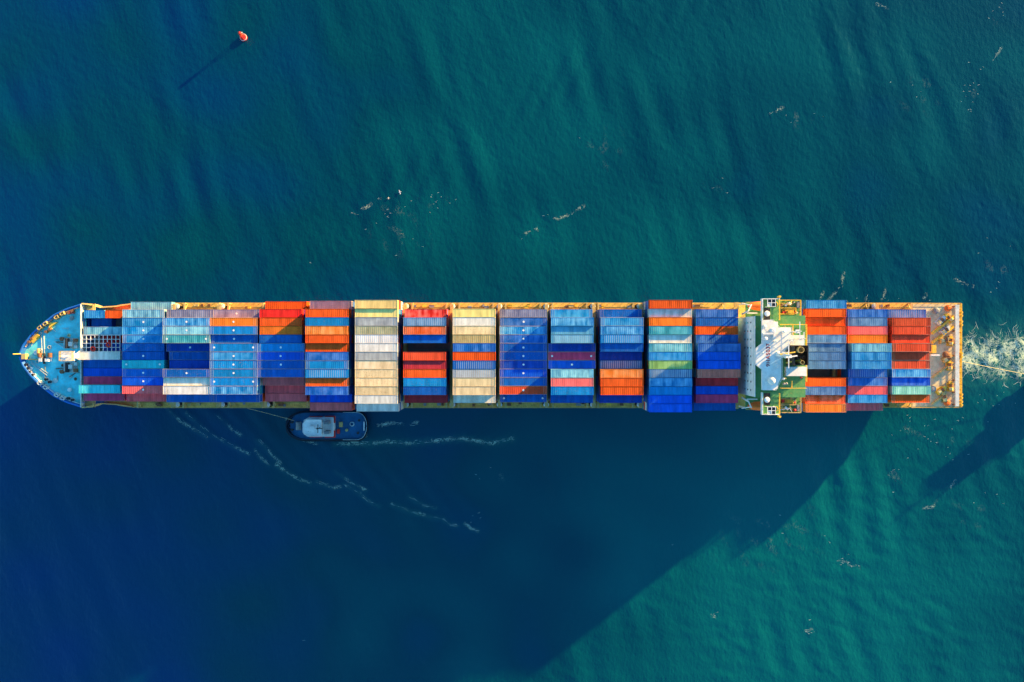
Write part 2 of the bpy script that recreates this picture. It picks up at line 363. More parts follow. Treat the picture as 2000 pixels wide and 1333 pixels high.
    wv = N(nt, 'ShaderNodeTexNoise', Scale=0.35, Detail=3.0); nt.links.new(tc.outputs['Object'], wv.inputs['Vector'])
    wsc = N(nt, 'ShaderNodeVectorMath', operation='SCALE'); wsc.inputs['Scale'].default_value = 3.5; nt.links.new(wv.outputs['Color'], wsc.inputs[0])
    wad = N(nt, 'ShaderNodeVectorMath', operation='ADD'); nt.links.new(tc.outputs['Object'], wad.inputs[0]); nt.links.new(wsc.outputs[0], wad.inputs[1])
    fn = N(nt, 'ShaderNodeTexNoise', Scale=0.75, Detail=5.0, Roughness=0.66); nt.links.new(wad.outputs[0], fn.inputs['Vector'])
    f1 = N(nt, 'ShaderNodeMath', operation='SUBTRACT'); f1.inputs[1].default_value = 0.5; nt.links.new(fn.outputs['Fac'], f1.inputs[0])
    f2 = N(nt, 'ShaderNodeMath', operation='ABSOLUTE'); nt.links.new(f1.outputs[0], f2.inputs[0])
    f3 = N(nt, 'ShaderNodeMath', operation='MULTIPLY'); f3.inputs[1].default_value = -7.0; nt.links.new(f2.outputs[0], f3.inputs[0])
    f4 = N(nt, 'ShaderNodeMath', operation='ADD'); nt.links.new(f3.outputs[0], f4.inputs[0])
    f5 = N(nt, 'ShaderNodeMath', operation='MULTIPLY'); f5.inputs[1].default_value = 1.35; nt.links.new(fa.outputs['Fac'], f5.inputs[0]); nt.links.new(f5.outputs[0], f4.inputs[1])
    f6 = N(nt, 'ShaderNodeMapRange'); f6.inputs['From Min'].default_value = 0.08; f6.inputs['From Max'].default_value = 0.62; f6.inputs['To Max'].default_value = 0.85; nt.links.new(f4.outputs[0], f6.inputs['Value'])
    fx_ = N(nt, 'ShaderNodeMix', data_type='RGBA'); fx_.inputs[7].default_value = (0.50, 0.60, 0.44, 1)
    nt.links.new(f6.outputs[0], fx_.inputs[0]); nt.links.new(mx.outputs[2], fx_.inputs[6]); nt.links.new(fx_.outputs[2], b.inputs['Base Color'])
    b.inputs['Roughness'].default_value = 0.12; b.inputs['IOR'].default_value = 1.33
    mp = N(nt, 'ShaderNodeMapping'); mp.inputs['Scale'].default_value = (1.0, 0.55, 1.0); mp.inputs['Rotation'].default_value = (0, 0, math.radians(20))
    nt.links.new(tc.outputs['Object'], mp.inputs['Vector'])
    r1 = N(nt, 'ShaderNodeTexNoise', Scale=0.8, Detail=6.0, Roughness=0.6); nt.links.new(mp.outputs[0], r1.inputs['Vector'])
    bp = N(nt, 'ShaderNodeBump', Strength=0.5, Distance=0.36); nt.links.new(r1.outputs['Fac'], bp.inputs['Height'])
    nt.links.new(bp.outputs[0], b.inputs['Normal'])
    me.materials.append(m)
    o = bpy.data.objects.new('water', me); COL.objects.link(o)
    tag(o, 'calm teal and deep blue harbour water around the ship', 'water', kind='structure')
make_water()

# ------------------------------------------------------------------ ship hull
def interp(tab, x):
    if x <= tab[0][0]: return tab[0][1]
    for (a, b_), (c, d) in zip(tab[:-1], tab[1:]):
        if x <= c: return b_ + (d - b_) * (x - a) / (c - a)
    return tab[-1][1]
HB = 16.1
# level: (bow tip X, half breadth against distance from the tip, stern X, half breadth against distance from the stern)
LEV = [
    (-3.0, -139, [(0, 0.3), (12, 2.5), (28, 7.5), (45, 12), (60, 15), (72, HB)], 116, [(0, 0.3), (8, 5), (22, 11), (38, 15), (50, HB)]),
    (0.0,  -139, [(0, 0.3), (10, 2.5), (25, 7.5), (40, 12), (55, 15), (65, HB)], 124, [(0, 1.5), (8, 8), (20, 13.2), (34, 15.7), (44, HB)]),
    (5.0,  -142, [(0, 0.3), (6, 3.0), (15, 7.5), (25, 11.5), (37, 15), (48, HB)], 133, [(0, 12.5), (10, 14.6), (22, 15.6), (34, HB)]),
    (10.5, -145, [(0, 0.4), (3, 3.2), (8, 7.2), (14, 11), (20.5, 14.2), (26, 15.5), (31, HB)], 137, [(0, 15.9), (10, HB)]),
]
LEV_F = [(10.5, LEV[3][1], LEV[3][2]), (14.0, -147.3, [(0, 0.5), (1.1, 3.1), (3.4, 6.1), (6.4, 9.2), (10.3, 12.2), (14, 14.0), (18.6, 15.5), (24, 15.9), (30, HB)]),
         (15.2, -147.8, [(0, 0.6), (1.1, 3.2), (3.5, 6.3), (6.6, 9.4), (10.5, 12.4), (14.3, 14.2), (19, 15.7), (24, 16.0), (30, HB)])]
def hbz(lev, X):
    z, xb, tb, xs, ts = lev
    return min(interp(tb, X - xb), interp(ts, xs - X)) if xb <= X <= xs else 0.0

ship = thing('container_ship', (0, CY, 0), 'long container ship with loaded deck bays and white bridge, heading left', 'ship')

def grid_surface(rows):
    mb = MB(); n = len(rows[0])
    for r in rows: mb.v += r
    for j in range(len(rows) - 1):
        for i in range(n - 1): mb.f.append((j * n + i, j * n + i + 1, (j + 1) * n + i + 1, (j + 1) * n + i))
    return mb

ts = np.concatenate([np.linspace(0, 0.2, 40) ** 1.0, np.linspace(0.21, 0.8, 30), np.linspace(0.81, 1, 24)])
def level_ring(lev, sgn):
    z, xb, tb, xs, t2 = lev
    return [(xb + (xs - xb) * t, CY + sgn * hbz(lev, xb + (xs - xb) * t), z) for t in ts]
hull = MB()
for sgn in (1, -1):
    rows = [level_ring(l, sgn) for l in LEV]
    g = grid_surface(rows)
    if sgn > 0: g.f = [f[::-1] for f in g.f]
    hull.add(g.v, g.f)
st = [[(l[3], CY + s * l[4][0][1], l[0]) for s in (-1, 1)] for l in LEV]      # transom
for a, c in zip(st[:-1], st[1:]): hull.add([a[0], a[1], c[1], c[0]], [(0, 1, 2, 3)])
hull.build('hull', M['blue_hull'], ship)
# forecastle sides and bulwark
fx = np.linspace(0, 1, 40)
fo = MB()
FC_AFT = -127.9
for sgn in (1, -1):
    rows = []
    for z, xb, tb in LEV_F:
        rows.append([(xb + (FC_AFT - xb) * (t ** 1.6), CY + sgn * interp(tb, (FC_AFT - xb) * (t ** 1.6)), z) for t in fx])
    g = grid_surface(rows); fo.add(g.v, [f[::-1] for f in g.f] if sgn > 0 else g.f)
    inner = [[(p[0] + 0.25, p[1] - sgn * 0.25, p[2]) for p in rows[2]], [(p[0] + 0.35, p[1] - sgn * 0.4, 14.0) for p in rows[1]]]
    g = grid_surface([rows[2], inner[0], inner[1]]); fo.add(g.v, [f[::-1] for f in g.f] if sgn > 0 else g.f)
fo.build('bulwark', M['blue_hull'], ship)

def outline(z, xb, tb, x_end, inset=0.15, n=40):
    up = [(xb + 0.2 + (x_end - xb - 0.2) * ((i / n) ** 1.6), 0) for i in range(n + 1)]
    top = [(x, CY + max(0.1, interp(tb, x - xb) - inset)) for x, _ in up]
    bot = [(x, CY - max(0.1, interp(tb, x - xb) - inset)) for x, _ in up]
    return top + bot[::-1]
MB().prism(outline(14, LEV_F[1][1], LEV_F[1][2], FC_AFT), 13.7, 14.0).build('foredeck', M['bow_deck'], ship)
dk = LEV[3]
xs_ = [dk[1] + 0.3 + (dk[3] - 0.1 - dk[1] - 0.3) * t for t in ts]
poly = [(x, CY + max(0.1, hbz(dk, x) - 0.05)) for x in xs_] + [(x, CY - max(0.1, hbz(dk, x) - 0.05)) for x in xs_[::-1]]
MB().prism(poly, 10.2, 10.5).build('main_deck', M['side_deck'], ship)
MB().bb(FC_AFT - 0.25, FC_AFT, CY - 15.6, CY + 15.6, 10.5, 14.0).build('forecastle_bulkhead', M['blue_hull'], ship)
MB().bb(122.4, 136.8, CY - 15.7, CY + 15.7, 10.504, 10.54).build('stern_deck', M['stern_deck'], ship)

# ------------------------------------------------------------------ bays and containers
BASE = 13.0; TIER = 2.6
BAYX = {1: -121.8, 2: -107.9, 3: -94.2, 4: -80.6, 5: -66.9, 6: -53.0, 7: -38.85, 8: -25.0, 9: -10.85, 10: 3.3, 11: 17.3, 12: 31.5, 13: 45.4, 14: 59.3, 15: 89.75, 16: 102.9, 17: 115.6}
ROW = 2.475
def rowy(i): return CY + (6 - i) * ROW

C = {  # colour key: (linear colour, words)
 'b': ((0.001, 0.105, 0.43), 'blue'), 'v': ((0.001, 0.095, 0.62), 'bright blue'), 'n': ((0.004, 0.055, 0.36), 'dark blue'),
 's': ((0.002, 0.21, 0.54), 'sky blue'), 'p': ((0.11, 0.36, 0.50), 'pale blue'), 't': ((0.025, 0.30, 0.38), 'teal'), 'c': ((0.02, 0.46, 0.56), 'cyan'),
 'o': ((0.78, 0.095, 0.010), 'orange'), 'a': ((0.84, 0.18, 0.018), 'amber orange'), 'r': ((0.72, 0.02, 0.015), 'bright red'), 'x': ((0.68, 0.07, 0.025), 'rust red'),
 'm': ((0.50, 0.03, 0.04), 'maroon'), 'k': ((0.88, 0.13, 0.13), 'coral'), 'u': ((0.72, 0.055, 0.15), 'purple red'), 'z': ((0.17, 0.16, 0.29), 'purple grey'),  # coral and purple red also paint the shaded tone of orange and red boxes
 'g': ((0.33, 0.34, 0.37), 'grey'), 'q': ((0.065, 0.18, 0.38), 'grey blue'), 'i': ((0.33, 0.32, 0.20), 'olive grey'),
 'w': ((0.72, 0.68, 0.62), 'white'), 'e': ((0.76, 0.58, 0.31), 'cream'), 'y': ((0.90, 0.66, 0.22), 'pale yellow'), 'd': ((0.52, 0.40, 0.18), 'tan'),
 'f': ((0.22, 0.42, 0.13), 'light green'), 'j': ((0.22, 0.62, 0.52), 'mint'), 'h': ((0.66, 0.17, 0.13), 'brown'),
}
# row index (0 = sunlit rail side): key, level, dz, marks.  marks: w worn, W heavily worn, R rusty, S pale ridges, D dot, T two dots, L long box
BAYS = {
 2: (3, {0: 'p1w', 1: 'p W', 2: 's wD', 3: 's WD', 4: 's wD', 5: 'b', 6: 'b D', 7: 'c T', 8: 'b D', 9: 'v D', 10: 'k RD', 11: 'k2'}),
 3: (4, {1: 'z3wL', 2: 's WDL', 3: 'p WDL', 4: 't wTL', 5: 'n3DL', 6: 'b3', 7: 'n3', 8: 'b DL', 9: 'w-L', 10: 'w WL', 11: 'b3L'}),
 4: (4, {1: 'z3wDL', 2: 'a DL', 3: 's DL', 4: 'b-DL', 5: 's TL', 6: 's wDL', 7: 's RDL', 8: 's DL', 9: 's TL', 10: 's WL', 11: 'b3L'}),
 5: (4, {0: 'o2', 1: 'r', 2: 'o R', 3: 'a', 4: 'b', 5: 's DL', 6: 'v DL', 7: 'b DL', 8: 'b L', 9: 'k3', 10: 'k2', 11: 'k2'}),
 6: (5, {0: 'z3', 1: 'o', 2: 's', 3: 'a w', 4: 'o', 5: 'o-', 6: 'b w', 7: 's', 8: 's S', 9: 'o-', 10: 'b w', 11: 'v3', 12: 'k3'}),
 7: (5, {0: 'y+', 1: 'y', 2: 'g w', 3: 'i w', 4: 'w S', 5: 'w', 6: 'g w', 7: 'e w', 8: 'e R', 9: 'e R', 10: 'e R', 11: 'w', 12: 'w4'}),
 8: (5, {1: 'r4W', 2: 'q wS', 3: 'o w', 4: 'b-', 6: 'x+', 7: 'm', 8: 'o', 9: 's', 10: 'b', 11: 'm4'}),
 9: (5, {1: 'y', 2: 'w', 3: 'e R', 4: 'd R', 5: 'b w', 6: 'o', 7: 'b S', 8: 'g S', 9: 'e', 10: 'e', 11: 'w4R'}),
 10: (4, {1: 'z wL', 2: 'b wDL', 3: 's WDL', 4: 'b wDL', 5: 'b DL', 6: 'b DL', 7: 'n DL', 8: 'v DL', 9: 'b L', 10: 'x DL', 11: 'b3TL'}),
 11: (5, {1: 's4w', 2: 's W', 3: 'p-', 4: 'p-S', 5: 'n4L', 6: 'u4TL', 7: 'v4DL', 8: 'p W', 9: 'k', 10: 's', 11: 'b4'}),
 12: (5, {1: 'b4', 2: 's w', 3: 's W', 4: 's S', 5: 'b-', 6: 'n4', 7: 'q4S', 8: 'a w', 9: 'o', 10: 'o', 11: 'n4'}),
 13: (5, {0: 'o+', 1: 'w-W', 2: 'a', 3: 't w', 4: 'w-', 5: 't WS', 6: 's w', 7: 'f w', 8: 'q wS', 9: 's W', 10: 's', 11: 'v', 12: 'v'}),
 14: (4, {1: 'b w', 2: 'b', 3: 'o', 4: 'b w', 5: 'b5w', 6: 'v5', 7: 'v5', 8: 'h5', 9: 'm', 10: 'v', 11: 'u', 12: 'b3'}),
 15: (5, {0: 's+w', 1: 'o+', 2: 'o-', 3: 'o+', 4: 'q+w', 5: 'q w', 6: 'q', 7: 'q', 9: 'o', 10: 'q w', 11: 'o-w', 12: 'a'}),
 16: (4, {1: 'b w', 2: 'q w', 3: 'k', 4: 'a', 5: 'p5w', 6: 's5w', 7: 's5w', 8: 'b S', 9: 'b w', 10: 'k', 11: 's w', 12: 'k3'}),
 17: (4, {1: 'b3wS', 2: 'x', 3: 'x', 4: 'x-', 5: 'x+', 6: 'x-', 7: 'x-', 8: 's W', 9: 'v-w', 10: 'j w', 11: 'o-'}),
}
ORD = ['first', 'second', 'third', 'fourth', 'fifth', 'sixth', 'seventh', 'eighth', 'ninth', 'tenth', 'eleventh', 'twelfth', 'thirteenth', 'fourteenth']

MESH = {}
def corr(n, L, amp, axis, fn):
    pass
def container_meshes(L, H, amp=0.009):
    key = (L, H, amp)
    if key in MESH: return MESH[key]
    Wd = 2.385; hx = L / 2; hy = Wd / 2
    fr = MB()
    for sx in (-1, 1):
        for sy in (-1, 1):
            fr.box((sx * (hx - 0.09), sy * (hy - 0.09), H / 2), (0.18, 0.18, H - 0.02))
            for z in (0.06, H - 0.06): fr.box((sx * (hx - 0.085), sy * (hy - 0.085), z), (0.20, 0.20, 0.14))
    for sy in (-1, 1):
        fr.box((0, sy * (hy - 0.04), H - 0.07), (L - 0.38, 0.075, 0.11)); fr.box((0, sy * (hy - 0.04), 0.08), (L - 0.38, 0.075, 0.14))
    for sx in (-1, 1):
        fr.box((sx * (hx - 0.06), 0, H - 0.06), (0.11, Wd - 0.38, 0.11)); fr.box((sx * (hx - 0.06), 0, 0.08), (0.11, Wd - 0.38, 0.14))
        for k in (0.55, 1.0): fr.box((sx * (hx - k), 0, H - 0.045), (0.07, Wd - 0.3, 0.05))
    roof = MB(); p = 0.58; n = int((L - 0.34) / p); x0 = -n * p / 2; pts = [(-hx + 0.12, -amp)]
    for i in range(n):
        a = x0 + i * p; pts += [(a + 0.02, -amp), (a + 0.14, amp), (a + 0.34, amp), (a + 0.46, -amp)]
    pts.append((hx - 0.12, -amp))
    for y in (-hy + 0.08, hy - 0.08): roof.v += [(x, y, H - 0.055 + z) for x, z in pts]
    k = len(pts); roof.f = [(i, i + 1, k + i + 1, k + i) for i in range(k - 1)]
    def wall(y, s):
        w = MB(); q = 0.55; n2 = int((L - 0.4) / q); xs0 = -n2 * q / 2; pp = [(-hx + 0.17, 0.0)]
        for i in range(n2): a = xs0 + i * q; pp += [(a + 0.05, 0), (a + 0.13, -0.04), (a + 0.33, -0.04), (a + 0.41, 0)]
        pp.append((hx - 0.17, 0.0)); kk = len(pp)
        for z in (0.14, H - 0.12): w.v += [(x, y + s * d - s * 0.02, z) for x, d in pp]
        w.f = [(i, i + 1, kk + i + 1, kk + i) if s < 0 else (kk + i, kk + i + 1, i + 1, i) for i in range(kk - 1)]
        return w
    end = MB(); pp = []
    for i in range(5): a = -hy + 0.17 + i * 0.42; pp += [(a, 0), (a + 0.1, 0), (a + 0.16, 0.04), (a + 0.34, 0.04)]
    pp.append((hy - 0.17, 0)); kk = len(pp)
    for z in (0.14, H - 0.11): end.v += [(-hx + 0.05 + d, y, z) for y, d in pp]
    end.f = [(i, kk + i, kk + i + 1, i + 1) for i in range(kk - 1)]
    doors = []
    for s in (-1, 1):
        d = MB(); d.box((hx - 0.06, s * (hy - 0.12) / 2, H / 2 + 0.01), (0.06, hy - 0.16, H - 0.27))
        for o_ in (0.3, 0.75): d.cyl((hx - 0.01, s * o_, 0.16), (hx - 0.01, s * o_, H - 0.14), 0.025, 6)
        for zz in (0.5, H * 0.5, H - 0.5): d.box((hx - 0.025, s * (hy - 0.12) / 2, zz), (0.02, hy - 0.3, 0.06))
        doors.append(d)
    dot = MB().lathe([(0.30, 0.0), (0.27, 0.012)], (0, 0, 0), 12)
    r = dict(frame=fr.mesh('frame'), roof_panel=roof.mesh('roof_panel'), side_wall=[wall(-hy, -1).mesh('side_wall'), wall(hy, 1).mesh('side_wall')],
             end_wall=end.mesh('end_wall'), door=[d.mesh('door') for d in doors], dot=dot.mesh('roof_dot'))
    for k2, me in r.items():
        for q in (me if isinstance(me, list) else [me]): q.materials.append(M['container'] if k2 != 'dot' else M['roof_white'])
    MESH[key] = r
    return r

def make_container(x, y, ztop, key, marks, label, group, L=None, H=2.6, sx=1.0):
    L = L or (13.72 if 'L' in marks else 12.19)
    ms = container_meshes(L, H, 0.002 if key in 'weyg' and 'S' not in marks else 0.009)
    t = thing('shipping_container', (x, y, ztop - H), label, 'container', group)
    t.scale = (sx, 1, 1)
    c0 = C[key][0]; j = random.uniform(0.88, 1.1); col = tuple(min(0.85, v * j * random.uniform(0.95, 1.05)) for v in c0)
    wear = 0.72 if 'W' in marks else 0.34 if 'w' in marks else random.uniform(0.0, 0.03)
    rust = 0.8 if 'R' in marks else random.uniform(0.06, 0.45)
    rid = 0.38 if 'S' in marks else 0.0
    def part(nm, me, lc=None):
        o = bpy.data.objects.new(nm, me); COL.objects.link(o); o.parent = t
        o.color = (*(lc or col), 1); o['wear'] = wear; o['rusting'] = rust; o['ridged'] = rid if nm == 'roof_panel' else 0.0
        return o
    fcol = tuple(0.55 * v + 0.45 * w_ for v, w_ in zip(col, (0.62, 0.46, 0.34))) if 'L' in marks or random.random() < 0.2 else col
    part('frame', ms['frame'], fcol); part('roof_panel', ms['roof_panel'])
    for q in ms['side_wall']: part('side_wall', q)
    part('end_wall', ms['end_wall'])
    for q in ms['door']: part('door', q)
    spots = [0.0] if 'D' in marks else [-L / 2 + 1.2, L / 2 - 1.2] if 'T' in marks else []
    for s in spots:
        o = bpy.data.objects.new('roof_dot', ms['dot']); COL.objects.link(o); o.parent = t; o.location = (s, 0, H - 0.03); o.scale = (1 / sx, 1, 1)
    return t

def words(key, marks):
    w = C[key][1]
    if 'R' in marks: w = 'rusty ' + w
    elif 'W' in marks: w = 'heavily worn ' + w
    elif 'w' in marks: w = 'worn ' + w
    elif 'S' in marks: w = 'ridged ' + w
    return w

stack_v = {}   # colour -> MB of plain boxes under the top ones
def fill_below(x, y, z0, zt, L, sx):
    z = z0; n = max(0, int(round((zt - z0) / TIER)))
    h = (zt - z0) / n if n else 0
    for k in range(n):
        key = random.choice('bbbnsoxmqqwtvo'); mb = stack_v.setdefault(key, MB())
        hx = L * sx / 2
        mb.bb(x - hx + 0.06, x + hx - 0.06, y - 1.16, y + 1.16, z + k * h + 0.02, z + (k + 1) * h - 0.03)
        for ex in (-1, 1):
            for ey in (-1, 1): mb.bb(x + ex * (hx - 0.16), x + ex * hx, y + ey * 1.05, y + ey * 1.21, z + k * h + 0.01, z + (k + 1) * h - 0.01)

for bay, (lvl, rows) in BAYS.items():
    sx = {15: 0.945, 16: 0.93, 17: 0.91}.get(bay, 1.0)
    order = sorted(rows)
    where = (ORD[bay - 1] + ' bay from bow') if bay <= 14 else {15: 'bay just behind the bridge', 16: 'middle bay behind the bridge', 17: 'bay nearest the stern'}[bay]
    for n, i in enumerate(order):
        s = rows[i]; key = s[0]; mk = s[1:]; L_ = lvl; dz = random.uniform(-0.03, 0.03)
        for ch in mk:
            if ch.isdigit(): L_ = int(ch)
            if ch == '-': dz -= 0.42
            if ch == '+': dz += 0.30
        zt = BASE + TIER * L_ + dz
        Lc = 13.72 if 'L' in mk else 12.19
        y = rowy(i); xx = BAYX[bay] + random.uniform(-0.05, 0.05)
        pos = ORD[n] if n < len(order) - 1 else 'last'
        make_container(xx, y, zt, key, mk, f'{words(key, mk)} container, {pos} from the sunlit rail in {where}', 'containers stacked on deck', sx=sx)
        fill_below(xx, y, BASE, zt - 2.6, Lc, sx)

# first bay: low mixed stack
G1 = 'containers stacked on deck'
X1 = BAYX[1]; LOW, MID, HIGH = 13.55, 16.1, 18.7
def c1(i, key, mk, zt, lab, x=X1, L=None):
    make_container(x, rowy(i), zt, key, mk, lab, G1, L=L); fill_below(x, rowy(i), 10.95, zt - 2.6, L or 12.19, 1)
c1(1, 's', 'w', MID, 'short sky blue container at the sunlit corner of the first bay', X1 - 2.9, 6.06)
c1(1, 'o', '', MID, 'short orange container beside short blue one, sunlit side of first bay', X1 + 3.5, 6.06)
c1(2, 'b', '', LOW + 0.2, 'short blue container sunk deep in gap of the first bay', X1 - 1.9, 6.06)
c1(3, 'p', 'W', MID, 'pale blue container between deep gap and white grid frame, first bay')
c1(4, 'm', '', LOW, 'short maroon container lying under white grid frame, first bay', X1 + 1.0, 6.06)
c1(5, 'v', '', LOW, 'short bright blue container lying under white grid frame, first bay', X1 + 1.2, 6.06)
c1(6, 'w', 'W', HIGH, 'worn white container on the centre line, first bay from bow')
c1(7, 'b', '', MID, 'blue container right beside worn white one, first bay from bow')
c1(8, 'v', '', MID, 'bright blue container between blue and red ones, first bay from bow')
c1(9, 'u', '', MID, 'purple red container before the high cyan one, first bay from bow')
c1(10, 'c', 'w', HIGH, 'worn cyan container standing one tier higher, first bay from bow')
c1(11, 'u', '', MID, 'purple red container at the shaded end of the first bay')

vs, fs, cols = [], [], []
me = MB(); fcol = []
for key, mb in stack_v.items():
    n0 = len(me.f); me.add(mb.v, mb.f); fcol += [key] * (len(me.f) - n0)
mesh = me.mesh('lower_container_stacks')
keys = sorted(stack_v)
for k in keys: mesh.materials.append(paint('lower_container_' + C[k][1].replace(' ', '_'), C[k][0], dirt=0.35))
mesh.polygons.foreach_set('material_index', np.array([keys.index(k) for k in fcol], dtype=np.int32))
o = link('lower_container_stacks', mesh)
tag(o, 'lower tiers of mixed containers hidden beneath the top layer', 'containers', kind='stuff')

# hatch covers, coamings, lashing bridges, side furniture
for bay, X in BAYX.items():
    if bay == 1:
        MB().bb(X - 6.6, X + 6.6, CY - 13.6, CY + 13.6, 10.5, 10.93).build('hatch_cover', M['grey'], ship)
        continue
    MB().bb(X - 6.3, X + 6.3, CY - 13.4, CY + 13.4, 10.5, 12.35).build('hatch_coaming', M['tan'], ship)
    MB().bb(X - 6.45, X + 6.45, CY - 13.7, CY + 13.7, 12.352, 12.99).build('hatch_cover', M['grey'], ship)
def lashing_bridge(X, top):
    mb = MB()
    mb.bb(X - 0.45, X + 0.45, CY - 15.4, CY + 15.4, top - 0.12, top)
    for k in range(14):
        y = CY - 15.3 + k * 30.6 / 13
        for dx in (-0.4, 0.4): mb.bar((X + dx, y, 10.5), (X + dx, y, top - 0.12), 0.16)
    for dx in (-0.44, 0.44): mb.rail([(X + dx, CY - 15.3, top), (X + dx, CY + 15.3, top)], 1.0, 0.05, 2.4, 2)
    mb.build('lashing_bridge', M['dark'] if False else M['tan'], ship)
bl = sorted(BAYX)
for a, c in zip(bl[:-1], bl[1:]):
    if (a, c) == (14, 15) or a == 1: continue
    Xm = (BAYX[a] + BAYX[c]) / 2
    lashing_bridge(Xm, 15.6)
    for s in (-1, 1):   # mushroom ventilator on each side deck
        mb = MB(); y = CY + s * 14.8
        mb.lathe([(0.95, 0), (0.95, 0.15), (0.5, 0.2), (0.5, 3.0)], (Xm, y, 10.5), 14)
        v = mb.build('ventilator', M['dark'], ship)
        MB().lathe([(0.55, 0.0), (0.85, 0.1), (0.8, 0.45), (0.3, 0.62)], (Xm, y, 13.5), 14).build('ventilator_cap', M['pale_beam'], v)
for s in (-1, 1):
    # side passage: rail, pipes, outboard pedestals and small gear
    side = [(x, CY + s * (hbz(dk, x) - 0.12), 10.5) for x in np.linspace(-121, 62, 92)]
    MB().rail(side, 1.1, 0.09, 2.0, 3).build('side_railing', M['tan'], ship)
    MB().rail([(x, CY + s * (HB - 0.2), 10.5) for x in np.linspace(84, 136.6, 26)], 1.1, 0.09, 2.0, 3).build('side_railing', M['tan'], ship)
    for x0, x1 in ((-115, 63), (85, 121)):
        for yy, zz, r in ((14.0, 11.0, 0.10), (14.25, 11.35, 0.07), (13.85, 11.9, 0.06)): MB().cyl((x0, CY + s * yy, zz), (x1, CY + s * yy, zz), r, 6).build('deck_pipe', M['rust'], ship)
    for bay, X in BAYX.items():
        if bay == 1: continue
        for k in (-2, 2):
            x = X + k * 2.6 + random.uniform(-0.3, 0.3); mb = MB()
            mb.bar((x, CY + s * 13.7, 12.6), (x, CY + s * 15.7, 10.5), 0.22, 0.3); mb.bar((x, CY + s * 15.75, 10.5), (x, CY + s * 15.75, 12.7), 0.28)
            mb.bb(x - 0.25, x + 0.25, CY + s * 13.75, CY + s * 15.9, 12.7, 12.9)
            mb.build('side_pedestal', M['tan'], ship)
        for k in range(3):
            x = X + random.uniform(-5, 5); mb = MB(); w = random.uniform(0.5, 1.4)
            y = CY + s * random.uniform(14.5, 15.3)
            mb.box((x, y, 10.5 + w * 0.3), (w, 0.7, w * 0.6), random.uniform(-0.1, 0.1)); mb.box((x, y, 10.5 + w * 0.6 + 0.04), (w + 0.1, 0.8, 0.06))
            mb.build('deck_locker', M[random.choice(['rust', 'yellow', 'grey', 'tan'])], ship)

# ------------------------------------------------------------------ bow
MB().bb(-128.7, -128.5, CY - 15.4, CY + 15.4, 14.0, 16.4).build('breakwater', M['pale_beam'], ship)
for k in range(9):
    y = CY - 14 + k * 3.5; mb = MB()
    mb.add([(-128.49, y - 0.06, 14), (-127.7, y - 0.06, 14), (-128.49, y - 0.06, 16.1), (-128.49, y + 0.06, 14), (-127.7, y + 0.06, 14), (-128.49, y + 0.06, 16.1)],
           [(0, 1, 2), (5, 4, 3), (0, 3, 4, 1), (1, 4, 5, 2), (2, 5, 3, 0)])
    mb.build('breakwater_brace', M['blue_hull'], ship)
for s in (-1, 1):   # wing walls running aft from the breakwater
    pts = [(-128.4, 15.7, 16.2), (-126.6, 15.5, 15.6), (-124.5, 14.75, 12.6), (-120, 15.1, 11.9), (-115.5, 15.9, 11.6)]
    mb = MB()
    for (ax, ay, az), (bx, by, bz) in zip(pts[:-1], pts[1:]):
        A = [(ax, CY + s * ay, 10.5), (bx, CY + s * by, 10.5), (bx, CY + s * by, bz), (ax, CY + s * ay, az)]
        B = [(p[0], p[1] - s * 0.35, p[2]) for p in A]
        mb.add(A + B, [(0, 1, 2, 3), (7, 6, 5, 4), (3, 2, 6, 7), (0, 4, 5, 1), (1, 5, 6, 2), (0, 3, 7, 4)])
    mb.build('wing_wall', M['tan'], ship)
    mb = MB(); mb.bb(-128.4, -125.4, CY + s * 13.2, CY + s * 15.6, 14.0, 14.25)
    mb.rail([(-128.2, CY + s * 13.3, 14.25), (-125.5, CY + s * 13.3, 14.25), (-125.5, CY + s * 15.5, 14.25), (-128.2, CY + s * 15.5, 14.25)], 1.1, 0.12, 1.4, 2)
    mb.build('corner_platform', M['tan'], ship)

def windlass(x, y, s):
    w = MB(); w.box((x, y, 14.15), (4.2, 3.2, 0.3))
    w.box((x + 0.6, y - s * 0.2, 14.9), (1.1, 1.3, 1.3)); w.box((x + 2.0, y - s * 1.0, 14.75), (0.9, 0.9, 1.0)); w.box((x - 1.2, y + s * 0.3, 14.7), (0.7, 1.6, 0.9))
    o = w.build('windlass', M['pale_beam'], ship)
    MB().cyl((x - 0.6, y - 1.5, 15.0), (x - 0.6, y + 1.5, 15.0), 0.62, 14).build('warping_drum', M['dark'], o)
    MB().cyl((x + 2.0, y + s * 0.4, 15.0), (x + 2.0, y + s * 1.4, 15.0), 0.7, 14).build('mooring_drum', M['rust'], o)
    MB().cyl((x - 2.4, y + s * 1.3, 14.0), (x - 2.4, y + s * 1.3, 14.9), 0.62, 12).build('chain_stopper', M['rust'], o)
    ch = MB(); p = Vector((x - 0.6, y + s * 0.2, 14.9)); q = Vector((x - 4.6, y + s * 0.4, 14.1))
    for k in range(16):
        a = p.lerp(q, k / 16); ch.box(a, (0.3, 0.12 if k % 2 else 0.3, 0.3 if k % 2 else 0.12))
    ch.build('anchor_chain', M['rust'], o)
x, y = at(135, 671, 15); windlass(x, y, 1)
x, y = at(135, 718, 15); windlass(x, y, -1)
x, y = at(86, 701, 15); 
w = MB(); w.box((x, y, 14.15), (3.8, 1.6, 0.3)); w.box((x - 1.0, y - 0.4, 14.8), (0.9, 0.9, 1.1)); w.box((x + 0.9, y - 0.4, 14.8), (1.0, 0.9, 1.1)); o = w.build('mooring_winch', M['white'], ship)
for dx in (-1.3, 1.7): MB().cyl((x + dx, y + 0.4, 14.9), (x + dx, y + 1.7, 14.9), 0.62, 14).build('mooring_drum', M['rust'], o)
